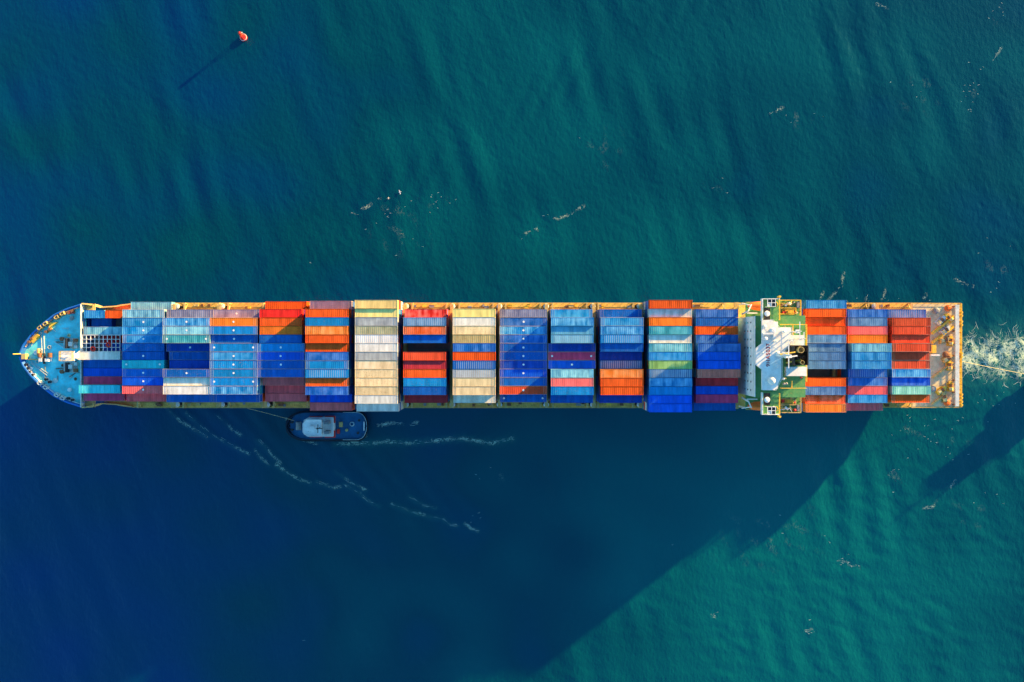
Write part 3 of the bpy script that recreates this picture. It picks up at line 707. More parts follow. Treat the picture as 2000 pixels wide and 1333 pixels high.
MB().cyl((x + 0.0, y - 1.6, 14.9), (x + 0.0, y + 1.6, 14.9), 0.35, 12).build('shaft', M['dark'], o)

def bollard_pair(px, py, rz, mat='tan'):
    x, y = at(px, py, 14.6); mb = MB(); mb.box((x, y, 14.08), (2.3, 0.9, 0.16), rz); o = mb.build('bollard_pair', M[mat], ship)
    for k in (-1, 1):
        cx, cy = x + k * 0.65 * math.cos(rz), y + k * 0.65 * math.sin(rz)
        MB().lathe([(0.34, 0), (0.34, 0.75), (0.42, 0.8), (0.42, 0.92)], (cx, cy, 14.16), 12).build('bollard', M['dark'] if mat == 'pale_beam' else M['rust'], o)
    return o
def fairlead(px, py, rz, mat='tan'):
    x, y = at(px, py, 15.2); mb = MB(); c, s = math.cos(rz), math.sin(rz)
    def loc(u, v): return (x + u * c - v * s, y + u * s + v * c)
    for u in (-0.55, 0.55): a = loc(u, 0); mb.box((*a, 14.9), (0.22, 1.0, 1.5), rz)
    for v in (-0.4, 0.4): a = loc(0, v); mb.box((*a, 15.55), (1.3, 0.2, 0.2), rz)
    a = loc(0, 0); mb.box((*a, 14.25), (1.3, 1.0, 0.3), rz)
    mb.build('fairlead', M[mat], ship)
for px, py, r in ((78, 641, 38), (89, 633, 36), (111, 620, 28), (122, 613, 25)): fairlead(px, py, math.radians(r), 'tan')  # sunlit rim: warm light put into the colour as tan
for px, py, r in ((78, 749, -38), (89, 757, -36), (111, 772, -28), (122, 778, -25)): fairlead(px, py, math.radians(r), 'pale_beam')  # shaded rim: same fairleads in a pale shade tone
for px, py, r in ((94, 646, 36), (66, 652, 45), (60, 665, 50), (138, 610, 20)): bollard_pair(px, py, math.radians(r))  # bollards on the sunlit rim coloured warm, as lit
for px, py, r in ((94, 744, -36), (62, 730, -46), (138, 780, -20), (54, 716, -55)): bollard_pair(px, py, math.radians(r), 'pale_beam')  # shaded bollards: pale base, dark posts, shade put into the colour
for px0, py0, px1, py1 in ((61, 676, 72, 660), (72, 660, 86, 648), (80, 648, 82, 690), (85, 648, 87, 690), (60, 706, 94, 730), (60, 709, 92, 734)):
    a = at(px0, py0, 14.2); c = at(px1, py1, 14.2); MB().bar((*a, 14.15), (*c, 14.15), 0.16, 0.2).build('deck_pipe', M['pale_beam'], ship)
a = at(62, 668, 14.4); c = at(76, 655, 14.4)
MB().bar((*a, 14.3), (*c, 14.3), 1.2, 0.5).build('rope_bin', M['yellow'], ship)
for px, py, r, h, mt in ((70, 689, 0.55, 0.8, 'white'), (107, 744, 0.6, 0.5, 'pale_beam'), (140, 622, 0.5, 0.9, 'grey'), (60, 720, 0.4, 0.6, 'white'), (135, 762, 0.5, 0.6, 'white')):
    x, y = at(px, py, 14.6); MB().lathe([(r, 0), (r, h * 0.6), (r * 1.3, h * 0.7), (r * 0.7, h)], (x, y, 14.0), 14).build('deck_vent', M[mt], ship)
x, y = at(103, 636, 14.6); MB().prism([(x - 1, y - 0.9), (x + 1.4, y + 0.9), (x - 0.8, y + 0.8)], 14, 15.0).build('hatch_hood', M['yellow'], ship)
x, y = at(140, 610, 14.6); MB().box((x, y, 14.5), (1.2, 0.9, 1.0)).build('fire_box', M['red'], ship)
# jackstaff, bow fairlead and stem fittings
mb = MB(); mb.cyl((-147.4, CY + 0.5, 14.2), (-147.4, CY + 0.5, 18.6), 0.12, 8); mb.build('jackstaff', M['yellow'], ship)
mb = MB(); mb.box((-146.2, CY - 0.3, 14.8), (1.2, 1.6, 1.5)); mb.box((-143.6, CY - 1.2, 14.3), (3.4, 0.35, 0.5)); mb.box((-142.2, CY + 1.0, 14.6), (0.4, 2.2, 1.1)); mb.build('bow_roller', M['tan'], ship)
# foremast with platform
mx, my = at(131, 693, 23); FM = (mx, CY, 14)
mb = MB(); mb.box((mx + 0.3, CY, 18.3), (1.6, 1.3, 8.6)); fm = mb.build('foremast', M['white'], ship)
MB().bb(mx - 1.9, mx + 2.0, CY - 1.45, CY + 1.45, 22.6, 22.8).build('mast_platform', M['white'], fm)
MB().rail([(mx - 1.8, CY - 1.4, 22.8), (mx + 1.9, CY - 1.4, 22.8), (mx + 1.9, CY + 1.4, 22.8), (mx - 1.8, CY + 1.4, 22.8), (mx - 1.8, CY - 1.4, 22.8)], 1.1, 0.09, 1.0, 2).build('mast_railing', M['yellow'], fm)
MB().cyl((mx + 0.3, CY, 22.8), (mx + 0.3, CY, 26.5), 0.16, 8, 0.09).build('mast_pole', M['white'], fm)
for s in (-1, 1): MB().bar((mx + 1.0, CY + s * 0.6, 20), (-128.2, CY + s * 1.9, 16.4), 0.12).build('mast_stay', M['white'], fm)
# white grid frame over the open cell in the first bay, with two red rings
(x0, y0), (x1, y1) = at(160, 655, 16.2), at(234, 687, 16.2)
mb = MB(); zf = 16.15
for k in range(5): yy = y0 + (y1 - y0) * k / 4; mb.bb(x0, x1, yy - 0.08, yy + 0.08, zf - 0.25, zf)
for k in range(10): xx = x0 + (x1 - x0) * k / 9; mb.bb(xx - 0.09, xx + 0.09, y1, y0, zf - 0.22, zf - 0.03)
for xx in (x0, (x0 + x1) / 2, x1):
    for yy in (y0, y1): mb.bb(xx - 0.14, xx + 0.14, yy - 0.14, yy + 0.14, 10.93, zf - 0.26)
mb.bb(x0 - 0.6, x0 - 0.1, y1, y0, zf - 1.6, zf - 0.02)
mb.build('grid_frame', M['roof_white'], ship)
for px, py, lab in ((182, 682, 'red ring lying on white grid frame, the one nearer the bow'), (212, 674, 'red ring lying on white grid frame, the one farther from bow')):
    x, y = at(px, py, 16.3); o = MB().torus((0, 0, 0), 0.55, 0.26, 22, 10).build('ring_float', M['red'], None, True); o.location = (x, y, zf + 0.24)
    tag(o, lab, 'ring', 'red rings on the grid frame')

# ------------------------------------------------------------------ bridge block
def R(px0, py0, px1, py1, z):
    (a, b_), (c, d) = at(px0, py0, z), at(px1, py1, z); return min(a, c), max(a, c), min(b_, d), max(b_, d)
YB = 11.3
XF = 67.9
acc = MB().bb(XF, 81.5, CY - YB, CY + YB, 10.5, 29.9).build('accommodation_block', M['white'], ship)
for lev in range(3):
    z = 21.4 + lev * 2.85
    for k in range(9):
        y = CY - 9.6 + k * 19.2 / 8
        MB().bb(XF - 0.05, XF + 0.02, y - 0.25, y + 0.25, z, z + 0.6).build('window', M['glass'], acc)
MB().bb(XF, 82.4, CY - YB - 0.2, CY + YB + 0.2, 29.904, 30.1).build('bridge_front_deck', M['green'], ship)
mb = MB(); mb.bb(XF - 0.02, XF + 0.14, CY - YB, CY + YB, 30.104, 31.2); mb.build('front_bulwark', M['white'], ship)
# wheelhouse
wx0, wx1, wy0, wy1 = R(1488, 627, 1521, 761, 34.4)
wh = MB().bb(70.2, wx1 - 0.1, wy0 + 0.2, wy1 - 0.2, 30.104, 34.0).build('wheelhouse', M['white'], ship)
nw = 16
for k in range(nw):
    y0_ = wy0 + 0.4 + k * (wy1 - wy0 - 0.8) / nw
    MB().bb(70.13, 70.2, y0_ + 0.08, y0_ + (wy1 - wy0 - 0.8) / nw - 0.08, 32.0, 33.5).build('window', M['glass'], wh)
rp = [at(*p, 34.5) for p in ((1488, 626), (1508, 625), (1521, 640), (1545, 640), (1545, 668), (1534, 684), (1526, 700), (1526, 738), (1514, 762), (1488, 762), (1488, 722), (1476, 713), (1476, 681), (1488, 671))]
MB().prism(rp, 34.0, 34.5).build('wheelhouse_roof', M['roof_white'], ship)
mb = MB()
for a, c in zip(rp, rp[1:] + rp[:1]): mb.rail([(*a, 34.5), (*c, 34.5)], 1.05, 0.05, 1.6, 2)
mb.build('roof_railing', M['white'], ship)
cu = bpy.data.curves.new('call_sign', 'FONT'); cu.body = '9HA5037'; cu.size = 1.5; cu.align_x = 'CENTER'; cu.align_y = 'CENTER'; cu.extrude = 0.004; cu.space_character = 1.12; cu.offset = 0.035
cu.materials.append(M['text'])
x, y = at(1500.5, 694, 34.5); tmp = bpy.data.objects.new('call_sign_curve', cu); COL.objects.link(tmp)
dg = bpy.context.evaluated_depsgraph_get(); tme = bpy.data.meshes.new_from_object(tmp.evaluated_get(dg)); bpy.data.objects.remove(tmp)
o = link('call_sign', tme, ship); o.location = (x, y, 34.512); o.rotation_euler = (0, 0, math.radians(90))
# satellite dome on its ring, compass and small roof gear
x, y = at(1507, 744, 36)
o = MB().lathe([(1.35, 0), (1.35, 0.12), (1.2, 0.16), (0.55, 0.2), (0.5, 0.9)], (x, y, 34.5), 24).build('dome_pedestal', M['white'], ship)
MB().lathe([(0.5, 0), (0.95, 0.35), (1.05, 0.85), (0.85, 1.45), (0.45, 1.8), (0.1, 1.92)], (x, y, 35.3), 20).build('satellite_dome', M['roof_white'], o, True)
for px, py, r, h in ((1493, 638, 0.5, 0.9), (1509, 646, 0.7, 0.8), (1495, 662, 0.4, 1.1), (1513, 668, 0.25, 2.6), (1487, 690, 0.2, 2.2), (1519, 690, 0.45, 1.0), (1516, 714, 0.55, 0.7), (1530, 648, 0.35, 1.6)):
    x, y = at(px, py, 35); MB().lathe([(r, 0), (r, h * 0.7), (r * 1.25, h * 0.75), (r * 0.5, h)], (x, y, 34.5), 12).build('roof_fitting', M['white'], ship)
for px, py, dx, dy in ((1500, 652, 3.0, 0.5), (1512, 656, 0.5, 2.0)):
    x, y = at(px, py, 35); MB().box((x, y, 34.9), (dx, dy, 0.8)).build('roof_locker', M['roof_white'], ship)
# wings
for s in (1, -1):
    ywin = CY + s * 10.0; yout = CY + s * 16.2
    lo, hi = sorted((ywin, yout)); wx0, wx1 = 69.9, 74.6
    MB().bb(wx0, wx1, lo, hi, 30.75, 31.0).build('bridge_wing', M['green'], ship)
    mb = MB(); mb.bb(wx0 - 0.25, wx0, lo, hi, 30.7, 32.1); mb.bb(wx0, wx1, yout - s * 0.0, yout - s * 0.18, 31.0, 32.1); mb.build('wing_bulwark', M['white'], ship)
    MB().bb(wx0 + 0.5, wx0 + 2.3, *sorted((CY + s * 10.2, CY + s * 13.6)), 31.004, 31.06).build('wing_grating', M['dark'], ship)
    x, y = wx0 + 1.1, CY + s * 12.0
    MB().lathe([(0.25, 0), (0.25, 0.9), (0.75, 1.0), (0.8, 1.2), (0.3, 1.35)], (x, y, 31.0), 16).build('pelorus', M['roof_white'], ship)
    a, b_ = sorted((CY + s * 13.9, CY + s * 16.0)); mb = MB()
    for xx in (wx0 + 0.9, wx0 + 2.0, wx0 + 3.1): mb.bb(xx - 0.07, xx + 0.07, a, b_, 33.1, 33.25)
    for yy in (a, (a + b_) / 2, b_): mb.bb(wx0 + 0.84, wx0 + 3.16, yy - 0.07, yy + 0.07, 33.1, 33.26)
    for xx in (wx0 + 0.9, wx0 + 3.1):
        for yy in (a, b_): mb.bb(xx - 0.07, xx + 0.07, yy - 0.07, yy + 0.07, 31.0, 33.1)
    sh = mb.build('wing_shelter', M['roof_white'], ship)
    for i in range(2):
        for j in range(2):
            if (i, j) == (0, 0): mt = 'pale_beam'
            else: mt = 'glass'
            MB().bb(wx0 + 0.98 + i * 1.1, wx0 + 1.92 + i * 1.1, a + 0.08 + j * (b_ - a) / 2, a - 0.08 + (j + 1) * (b_ - a) / 2, 33.13, 33.18).build('pane', M[mt], sh)
    MB().torus((wx1 - 0.9, CY + s * 14.6, 31.12), 0.62, 0.1, 18, 6).build('life_ring', M['yellow'], ship)
    mb = MB(); mb.rail([(wx1, CY + s * 10.2, 31), (wx1, CY + s * 16.1, 31)], 1.1, 0.09, 1.2, 3); mb.build('wing_railing', M['yellow'], ship)
    MB().cyl((wx1, yout + s * 0.5, 30.6), (wx1, yout + s * 0.5, 32.2), 0.32, 10).build('wing_light', M['yellow'], ship)
    # aft decks at the level below
    ax0, ax1 = 74.7, 81.8; a, b_ = sorted((CY + s * 9.4, CY + s * 16.0))
    MB().bb(ax0, ax1, a, b_, 27.2, 27.5).build('aft_deck', M['green'], ship)
    mb = MB(); mb.rail([(ax0, CY + s * 15.9, 27.5), (ax1 - 0.1, CY + s * 15.9, 27.5), (ax1 - 0.1, CY + s * 9.6, 27.5)], 1.1, 0.2, 1.3, 3)
    mb.rail([(ax0 + 0.1, CY + s * 9.9, 27.5), (ax0 + 0.1, CY + s * 15.8, 27.5)], 1.1, 0.17, 1.3, 3)
    mb.rail([(ax0 + 0.2, CY + s * 12.0, 27.5), (ax1 - 2.0, CY + s * 12.0, 27.5)], 1.1, 0.17, 1.3, 2)
    mb.rail([(ax0 + 1.2, CY + s * 13.7, 27.5), (ax1 - 1.5, CY + s * 13.7, 27.5), (ax1 - 1.5, CY + s * 12.4, 27.5)], 1.1, 0.17, 1.1, 2)
    mb.build('deck_railing', M['yellow'] if s > 0 else M['tan'], ship)  # lit and shaded tones painted: yellow on the sunlit side, tan opposite
    mb = MB()   # stair
    for k in range(8): mb.bb(ax0 + 2.0 + k * 0.35, ax0 + 2.32 + k * 0.35, CY + s * 12.3, CY + s * 13.2, 27.5 + k * 0.24, 27.56 + k * 0.24)
    for yy in (12.25, 13.25): mb.bar((ax0 + 2.0, CY + s * yy, 27.6), (ax0 + 4.9, CY + s * yy, 29.5), 0.08, 0.25)
    mb.build('stair', M['yellow'], ship)
    for k in range(3):
        x = ax0 + 1.6 + k * 1.1
        MB().cyl((x, CY + s * 14.3, 27.9), (x + 0.9, CY + s * 15.1, 27.9), 0.33, 10).build('life_raft_canister', M['roof_white'] if k % 2 else M['tan'], ship)
    mb = MB(); mb.bar((ax0 + 0.6, CY + s * 15.2, 28.9), (ax0 + 3.6, CY + s * 14.6, 29.3), 0.18); mb.bar((ax0 + 0.6, CY + s * 15.2, 27.5), (ax0 + 0.6, CY + s * 15.2, 28.9), 0.22); mb.bar((ax0 + 3.6, CY + s * 14.6, 29.3), (ax0 + 4.4, CY + s * 15.6, 28.6), 0.12)
    mb.build('stores_davit', M['yellow'] if s > 0 else M['white'], ship)  # sunlit davit painted yellow as if lit, shaded one left white
    MB().box((ax1 - 0.7, CY + s * 14.6, 27.9), (0.9, 1.8, 0.8)).build('deck_box', M['grey'], ship)
    # lower passages beside the house, down to the deck
    MB().bb(XF + 0.6, 82.2, *sorted((CY + s * (YB + 0.02), CY + s * 15.8)), 19.9, 20.2).build('boat_deck', M['green'], ship)
    mb = MB(); mb.rail([(XF + 0.7, CY + s * 15.7, 20.2), (82.1, CY + s * 15.7, 20.2)], 1.1, 0.09, 1.6, 3); mb.build('boat_deck_railing', M['tan'], ship)
    for xx in (69, 75, 81.5): MB().bb(xx - 0.2, xx + 0.2, *sorted((CY + s * 15.2, CY + s * 15.6)), 10.5, 19.9).build('boat_deck_pillar', M['white'], ship)
    # lifeboat under its davits
    bx0, bl_ = 68.4, 8.2; cyb = CY + s * 14.5
    prof = [(0.0, 0.15, 1.0), (0.08, 0.75, 0.35), (0.22, 1.2, 0.1), (0.5, 1.38, 0.0), (0.78, 1.25, 0.05), (0.93, 0.95, 0.2), (1.0, 0.5, 0.5)]
    lb = MB(); n = 12; rows = []
    for t_, hw, kz in prof:
        row = []
        for k in range(n):
            g = 2 * math.pi * k / n; yy = hw * math.cos(g); zz = 1.3 + (1.3 if math.sin(g) > 0 else 1.3 - kz) * math.sin(g) * (0.55 + 0.45 * min(1, hw / 1.2))
            row.append((t_ * bl_, yy, zz))
        rows.append(row)
    for r in rows: lb.v += r
    for j in range(len(rows) - 1):
        for k in range(n): lb.f.append((j * n + k, j * n + (k + 1) % n, (j + 1) * n + (k + 1) % n, (j + 1) * n + k))
    lb.f += [tuple(range(n - 1, -1, -1)), tuple(range((len(rows) - 1) * n, len(rows) * n))]
    t = thing('lifeboat', (bx0, cyb, 21.2), 'orange enclosed lifeboat under the sunlit bridge wing' if s > 0 else 'orange enclosed lifeboat under the shaded bridge wing', 'lifeboat', 'lifeboats beside the bridge')
    ob = bpy.data.objects.new('hull', lb.mesh('hull')); ob.data.materials.append(M['orange']); COL.objects.link(ob); ob.parent = t
    for p in ob.data.polygons: p.use_smooth = True
    cb = MB(); cb.box((6.4, 0, 2.75), (1.3, 1.3, 0.7)); ob = bpy.data.objects.new('canopy', cb.mesh('canopy')); ob.data.materials.append(M['orange']); COL.objects.link(ob); ob.parent = t
    for xx in (67.4, 75.0):
        mb = MB()
        mb.bar((xx, CY + s * 12.2, 20.2), (xx + 0.4, CY + s * 13.0, 25.4), 0.35); mb.bar((xx + 0.4, CY + s * 13.0, 25.4), (xx + 1.4, CY + s * 14.9, 25.0), 0.3)
        mb.bar((xx, CY + s * 15.4, 20.2), (xx + 1.2, CY + s * 14.6, 24.9), 0.25); mb.bar((xx + 0.2, CY + s * 12.4, 24.6), (xx + 3.2, CY + s * 12.4, 24.6), 0.3)
        mb.build('lifeboat_davit', M['white'], ship)
    mb = MB(); mb.bb(66.2, 67.6, *sorted((CY + s * 12.0, CY + s * 15.9)), 16.0, 16.2); mb.rail([(66.2, CY + s * 12, 16.2), (66.2, CY + s * 15.8, 16.2)], 1.1, 0.1, 1.2, 3); mb.build('gangway_platform', M['tan'], ship)

# aft centre: casing, funnel, mast
x0, x1, y0, y1 = R(1521, 640, 1570, 738, 31)
MB().bb(74.7, 82.2, y0, y1, 30.104, 31.0).build('casing_deck', M['green'], ship)
x0, x1, y0, y1 = R(1544, 655, 1570, 690, 32.5); MB().bb(x0, x1, y0 + 2.0, y1, 31.0, 32.3).build('casing_house', M['roof_white'], ship)
x0, x1, y0, y1 = R(1536, 717, 1576, 735, 32.5); MB().bb(x0, x1, y0, y1, 31.0, 32.3).build('casing_house', M['roof_white'], ship)
mb = MB(); mb.rail([(82.1, CY - 7, 31), (82.1, CY + 9.0, 31), (75, CY + 9.0, 31)], 1.1, 0.12, 1.3, 3); mb.build('casing_railing', M['yellow'], ship)
x0, x1, y0, y1 = R(1551, 675, 1579, 714, 37.5)
mb = MB(); t_ = 0.22
mb.bb(x0, x0 + t_, y0, y1, 10.5, 37.5); mb.bb(x1 - t_, x1, y0, y1, 10.5, 37.5); mb.bb(x0 + t_, x1 - t_, y0, y0 + t_, 10.5, 37.5); mb.bb(x0 + t_, x1 - t_, y1 - t_, y1, 10.5, 37.5)
fu = mb.build('funnel', M['dark'], ship)
MB().bb(x0 + t_, x1 - t_, y0 + t_, y1 - t_, 34.4, 34.6).build('funnel_floor', M['rust'], fu)
xm, ym = (x0 + x1) / 2, (y0 + y1) / 2
for dx, dy, r, h in ((-0.4, 1.5, 0.85, 38.6), (0.9, 1.6, 0.5, 38.2), (-0.7, -0.6, 0.4, 38.0), (0.6, -0.5, 0.35, 37.9), (0.2, -1.9, 0.55, 38.0)):
    mb = MB(); mb.lathe([(r, 0), (r, h - 34.6), (r * 0.85, h - 34.6), (r * 0.85, h - 35.8)], (xm + dx, ym + dy, 34.6), 16); mb.build('exhaust_pipe', M['tan'] if r > 0.5 else M['dark'], fu)
mx, my = at(1532, 694, 40)
mb = MB(); mb.cyl((mx, my, 34.4), (mx, my, 45.0), 0.55, 12, 0.22); ms_ = mb.build('radar_mast', M['white'], ship)
for zz, L, off in ((39.0, 4.2, 0.5), (41.5, 3.4, -0.4)):
    MB().bb(mx - 0.2, mx + 1.6, my + off - 0.35, my + off + 0.35, zz - 0.4, zz - 0.2).build('scanner_platform', M['white'], ms_)
    MB().box((mx + 1.1, my + off, zz + 0.35), (L, 0.3, 0.35), 0.15).build('radar_scanner', M['yellow'] if L > 4 else M['roof_white'], ms_)
MB().bb(mx - 0.12, mx + 0.12, my - 3.4, my + 3.4, 43.2, 43.4).build('mast_yard', M['white'], ms_)
mb = MB(); mb.bar((mx, my + 0.5, 34.5), (mx - 0.1, my + 0.15, 44), 0.1); mb.bar((mx - 2.2, my - 2.6, 34.5), (mx, my, 42), 0.14); mb.bar((mx - 2.2, my + 2.6, 34.5), (mx, my, 42), 0.14); mb.build('mast_stay', M['white'], ms_)
x, y = at(1545, 707, 34); MB().bar((x - 1.6, y - 0.3, 34.6), (x + 1.9, y + 0.6, 36.8), 0.35).build('service_crane', M['yellow'], ship)

for px, py, zt, yard in ((1550, 648, 42.0, 2.6), (1562, 662, 40.5, 1.8), (1543, 664, 39.5, 1.2)):  # posts with yards added to cast shadow stripes on the wheelhouse roof
    x, y = at(px, py, 36); mb = MB(); mb.cyl((x, y, 31.0), (x, y, zt), 0.22, 10, 0.12); mb.bb(x - 0.1, x + 0.1, y - yard, y + yard, zt - 1.4, zt - 1.2); mb.bb(x - 0.5, x + 0.5, y - 0.5, y + 0.5, zt - 3.2, zt - 3.0)
    mb.build('shadow_post', M['white'], ship)
rg = random.Random(3)
for k in range(26):      # small gear on the upper decks
    s = 1 if k % 2 else -1; hi_ = k % 3 == 0
    if hi_: x, y, z = rg.uniform(75.0, 81.2), CY + rg.choice((rg.uniform(5.0, 8.6), rg.uniform(-8.6, -5.6))), 31.0
    else: x, y, z = rg.uniform(75.3, 80.8), CY + s * rg.uniform(9.9, 15.4), 27.5
    mt = rg.choice(['yellow', 'roof_white', 'tan', 'roof_white', 'red', 'grey'])
    if rg.random() < 0.5: MB().box((x, y, z + 0.35), (rg.uniform(0.3, 1.0), rg.uniform(0.3, 0.9), 0.7)).build('deck_box', M[mt], ship)
    else:
        r = rg.uniform(0.18, 0.4); MB().lathe([(r * 0.7, 0), (r * 0.7, 0.7), (r * 1.2, 0.8), (r * 1.1, 1.1), (r * 0.4, 1.25)], (x, y, z), 12).build('deck_vent', M[mt], ship)
for yy in (CY - 8.8, CY + 8.9): MB().rail([(75.0, yy, 31.0), (82.0, yy, 31.0)], 1.1, 0.14, 1.3, 3).build('casing_side_railing', M['yellow'], ship)
mb = MB(); mb.rail([(78.3, CY + 5.2, 31), (78.3, CY + 8.8, 31)], 1.1, 0.12, 1.2, 2); mb.build('casing_side_railing', M['yellow'], ship); mb = MB(); mb.rail([(78.0, CY - 8.7, 31), (78.0, CY - 6.8, 31)], 1.1, 0.12, 1.2, 2)
mb.build('casing_side_railing', M['yellow'], ship)
# rope coils, pipes and guard rail on the foredeck
for k in range(12):
    a_ = rg.uniform(-1, 1); px = rg.uniform(70, 150); py = 693 + a_ * (px - 40) * 0.72
    if abs(py - 693) > 78: continue
    x, y = at(px, py, 14.2); r = rg.uniform(0.35, 0.6); mb = MB()
    for q in range(3): mb.torus((x, y, 14.08 + q * 0.13), r - q * 0.06, 0.08, 18, 6)
    mb.build('rope_coil', M[rg.choice(['rope', 'pale_beam', 'rust'])], ship)
for k in range(9):
    px = rg.uniform(85, 148); py = rg.uniform(640, 750); x, y = at(px, py, 14.2); g = rg.choice((0, 1.57, 0.6, -0.6)); l = rg.uniform(1.5, 4)
    MB().bar((x, y, 14.1), (x + l * math.cos(g), y + l * math.sin(g), 14.1), 0.16, 0.2).build('deck_pipe', M[rg.choice(['white', 'rust', 'pale_beam', 'grey'])], ship)
for s in (-1, 1):
    pts = [(xq, CY + s * (interp(LEV_F[1][2], xq - LEV_F[1][1]) - 0.7), 14.0) for xq in np.linspace(-146.0, -129.5, 16)]
    MB().rail(pts, 1.0, 0.09, 1.3, 2).build('foredeck_railing', M['tan'] if s > 0 else M['white'], ship)  # tan carries the sunlight on one rim, white the shade on the other
# ------------------------------------------------------------------ stern
x0, x1, y0, y1 = R(1866, 596, 1873, 794, 12.6)
MB().bb(x0, x1, y0, y1, 12.3, 12.7).build('stern_gangway', M['pale_beam'], ship)
for k in range(9):
    yy = y0 + 0.4 + k * (y1 - y0 - 0.8) / 8
    for xx in (x0 + 0.35, x1 - 0.35): MB().bb(xx - 0.15, xx + 0.15, yy - 0.15, yy + 0.15, 10.54, 12.3).build('gangway_leg', M['rust'], ship)
MB().rail([(136.7, CY - 15.7, 10.54), (136.7, CY + 15.7, 10.54)], 1.15, 0.16, 1.7, 3).build('stern_railing', M['yellow'], ship)
def winch(px, py, rz, mt='yellow'):
    x, y = at(px, py, 11.5); c, s = math.cos(rz), math.sin(rz)
    def P(u, v, z): return (x + u * c - v * s, y + u * s + v * c, z)
    mb = MB(); mb.box((x, y, 10.64), (2.6, 1.9, 0.2), rz)
    for u in (-1.0, 0.0, 1.1): mb.box(P(u, 0, 11.2), (0.2, 1.4, 1.1), rz)
    mb.box(P(1.5, 0.2, 11.2), (0.7, 0.9, 0.9), rz)
    o = mb.build('mooring_winch', M[mt], ship)
    MB().cyl(P(-0.9, 0, 11.35), P(-0.1, 0, 11.35), 0.62, 12).build('drum', M['rope'], o)
    MB().cyl(P(0.1, 0, 11.35), P(1.0, 0, 11.35), 0.5, 12).build('drum', M['rust'], o)
for px, py, r, mt in ((1838, 628, 0.8, 'pale_beam'), (1856, 622, 2.4, 'yellow'), (1846, 647, 0.7, 'pale_beam'), (1844, 665, 0.2, 'tan'), (1858, 668, 1.5, 'yellow'), (1838, 764, 0.6, 'yellow'), (1846, 778, 1.8, 'tan'), (1856, 716, 1.57, 'yellow'), (1858, 757, 1.57, 'yellow'), (1850, 702, 0.5, 'tan')): winch(px, py, r, mt)
for py in (614, 632, 694, 774, 788):
    x, y = at(1876.5, py, 11); mb = MB(); mb.box((x, y, 10.62), (0.8, 1.8, 0.16)); o = mb.build('bollard_pair', M['yellow'], ship)
    for k in (-0.5, 0.5): MB().lathe([(0.3, 0), (0.3, 0.8), (0.38, 0.85), (0.38, 0.95)], (x, y + k, 10.7), 10).build('bollard', M['yellow'], o)
for (a, b_, c, d, w_) in ((1822, 652, 1864, 618, 0.7), (1822, 670, 1864, 638, 0.6), (1824, 738, 1862, 708, 0.5), (1822, 790, 1846, 772, 0.5)):  # diagonal bars standing in for streaks of sunlight across the stern deck
    p = at(a, b_, 11.4); q = at(c, d, 11.4); MB().bar((*p, 10.95), (*q, 10.95), w_, 0.8).build('sun_streak_bar', M['yellow'] if b_ < 700 else M['tan'], ship)
for px, py, mt in ((1852, 602, 'orange'), (1850, 787, 'orange'), (1822, 760, 'grey'), (1829, 607, 'grey'), (1848, 693, 'rust')):
    x, y = at(px, py, 11); MB().lathe([(0.9, 0), (1.0, 0.3), (0.9, 0.8), (0.4, 1.0)], (x, y, 10.54), 14).build('deck_hatch', M[mt], ship)
x, y = at(1825, 694, 12); MB().box((x, y, 11.6), (2.6, 0.5, 2.0)).build('stern_post', M['white'], ship)
x, y = at(1824, 682, 12); MB().box((x, y, 11.4), (1.2, 2.4, 1.8)).build('stern_locker', M['yellow'], ship)

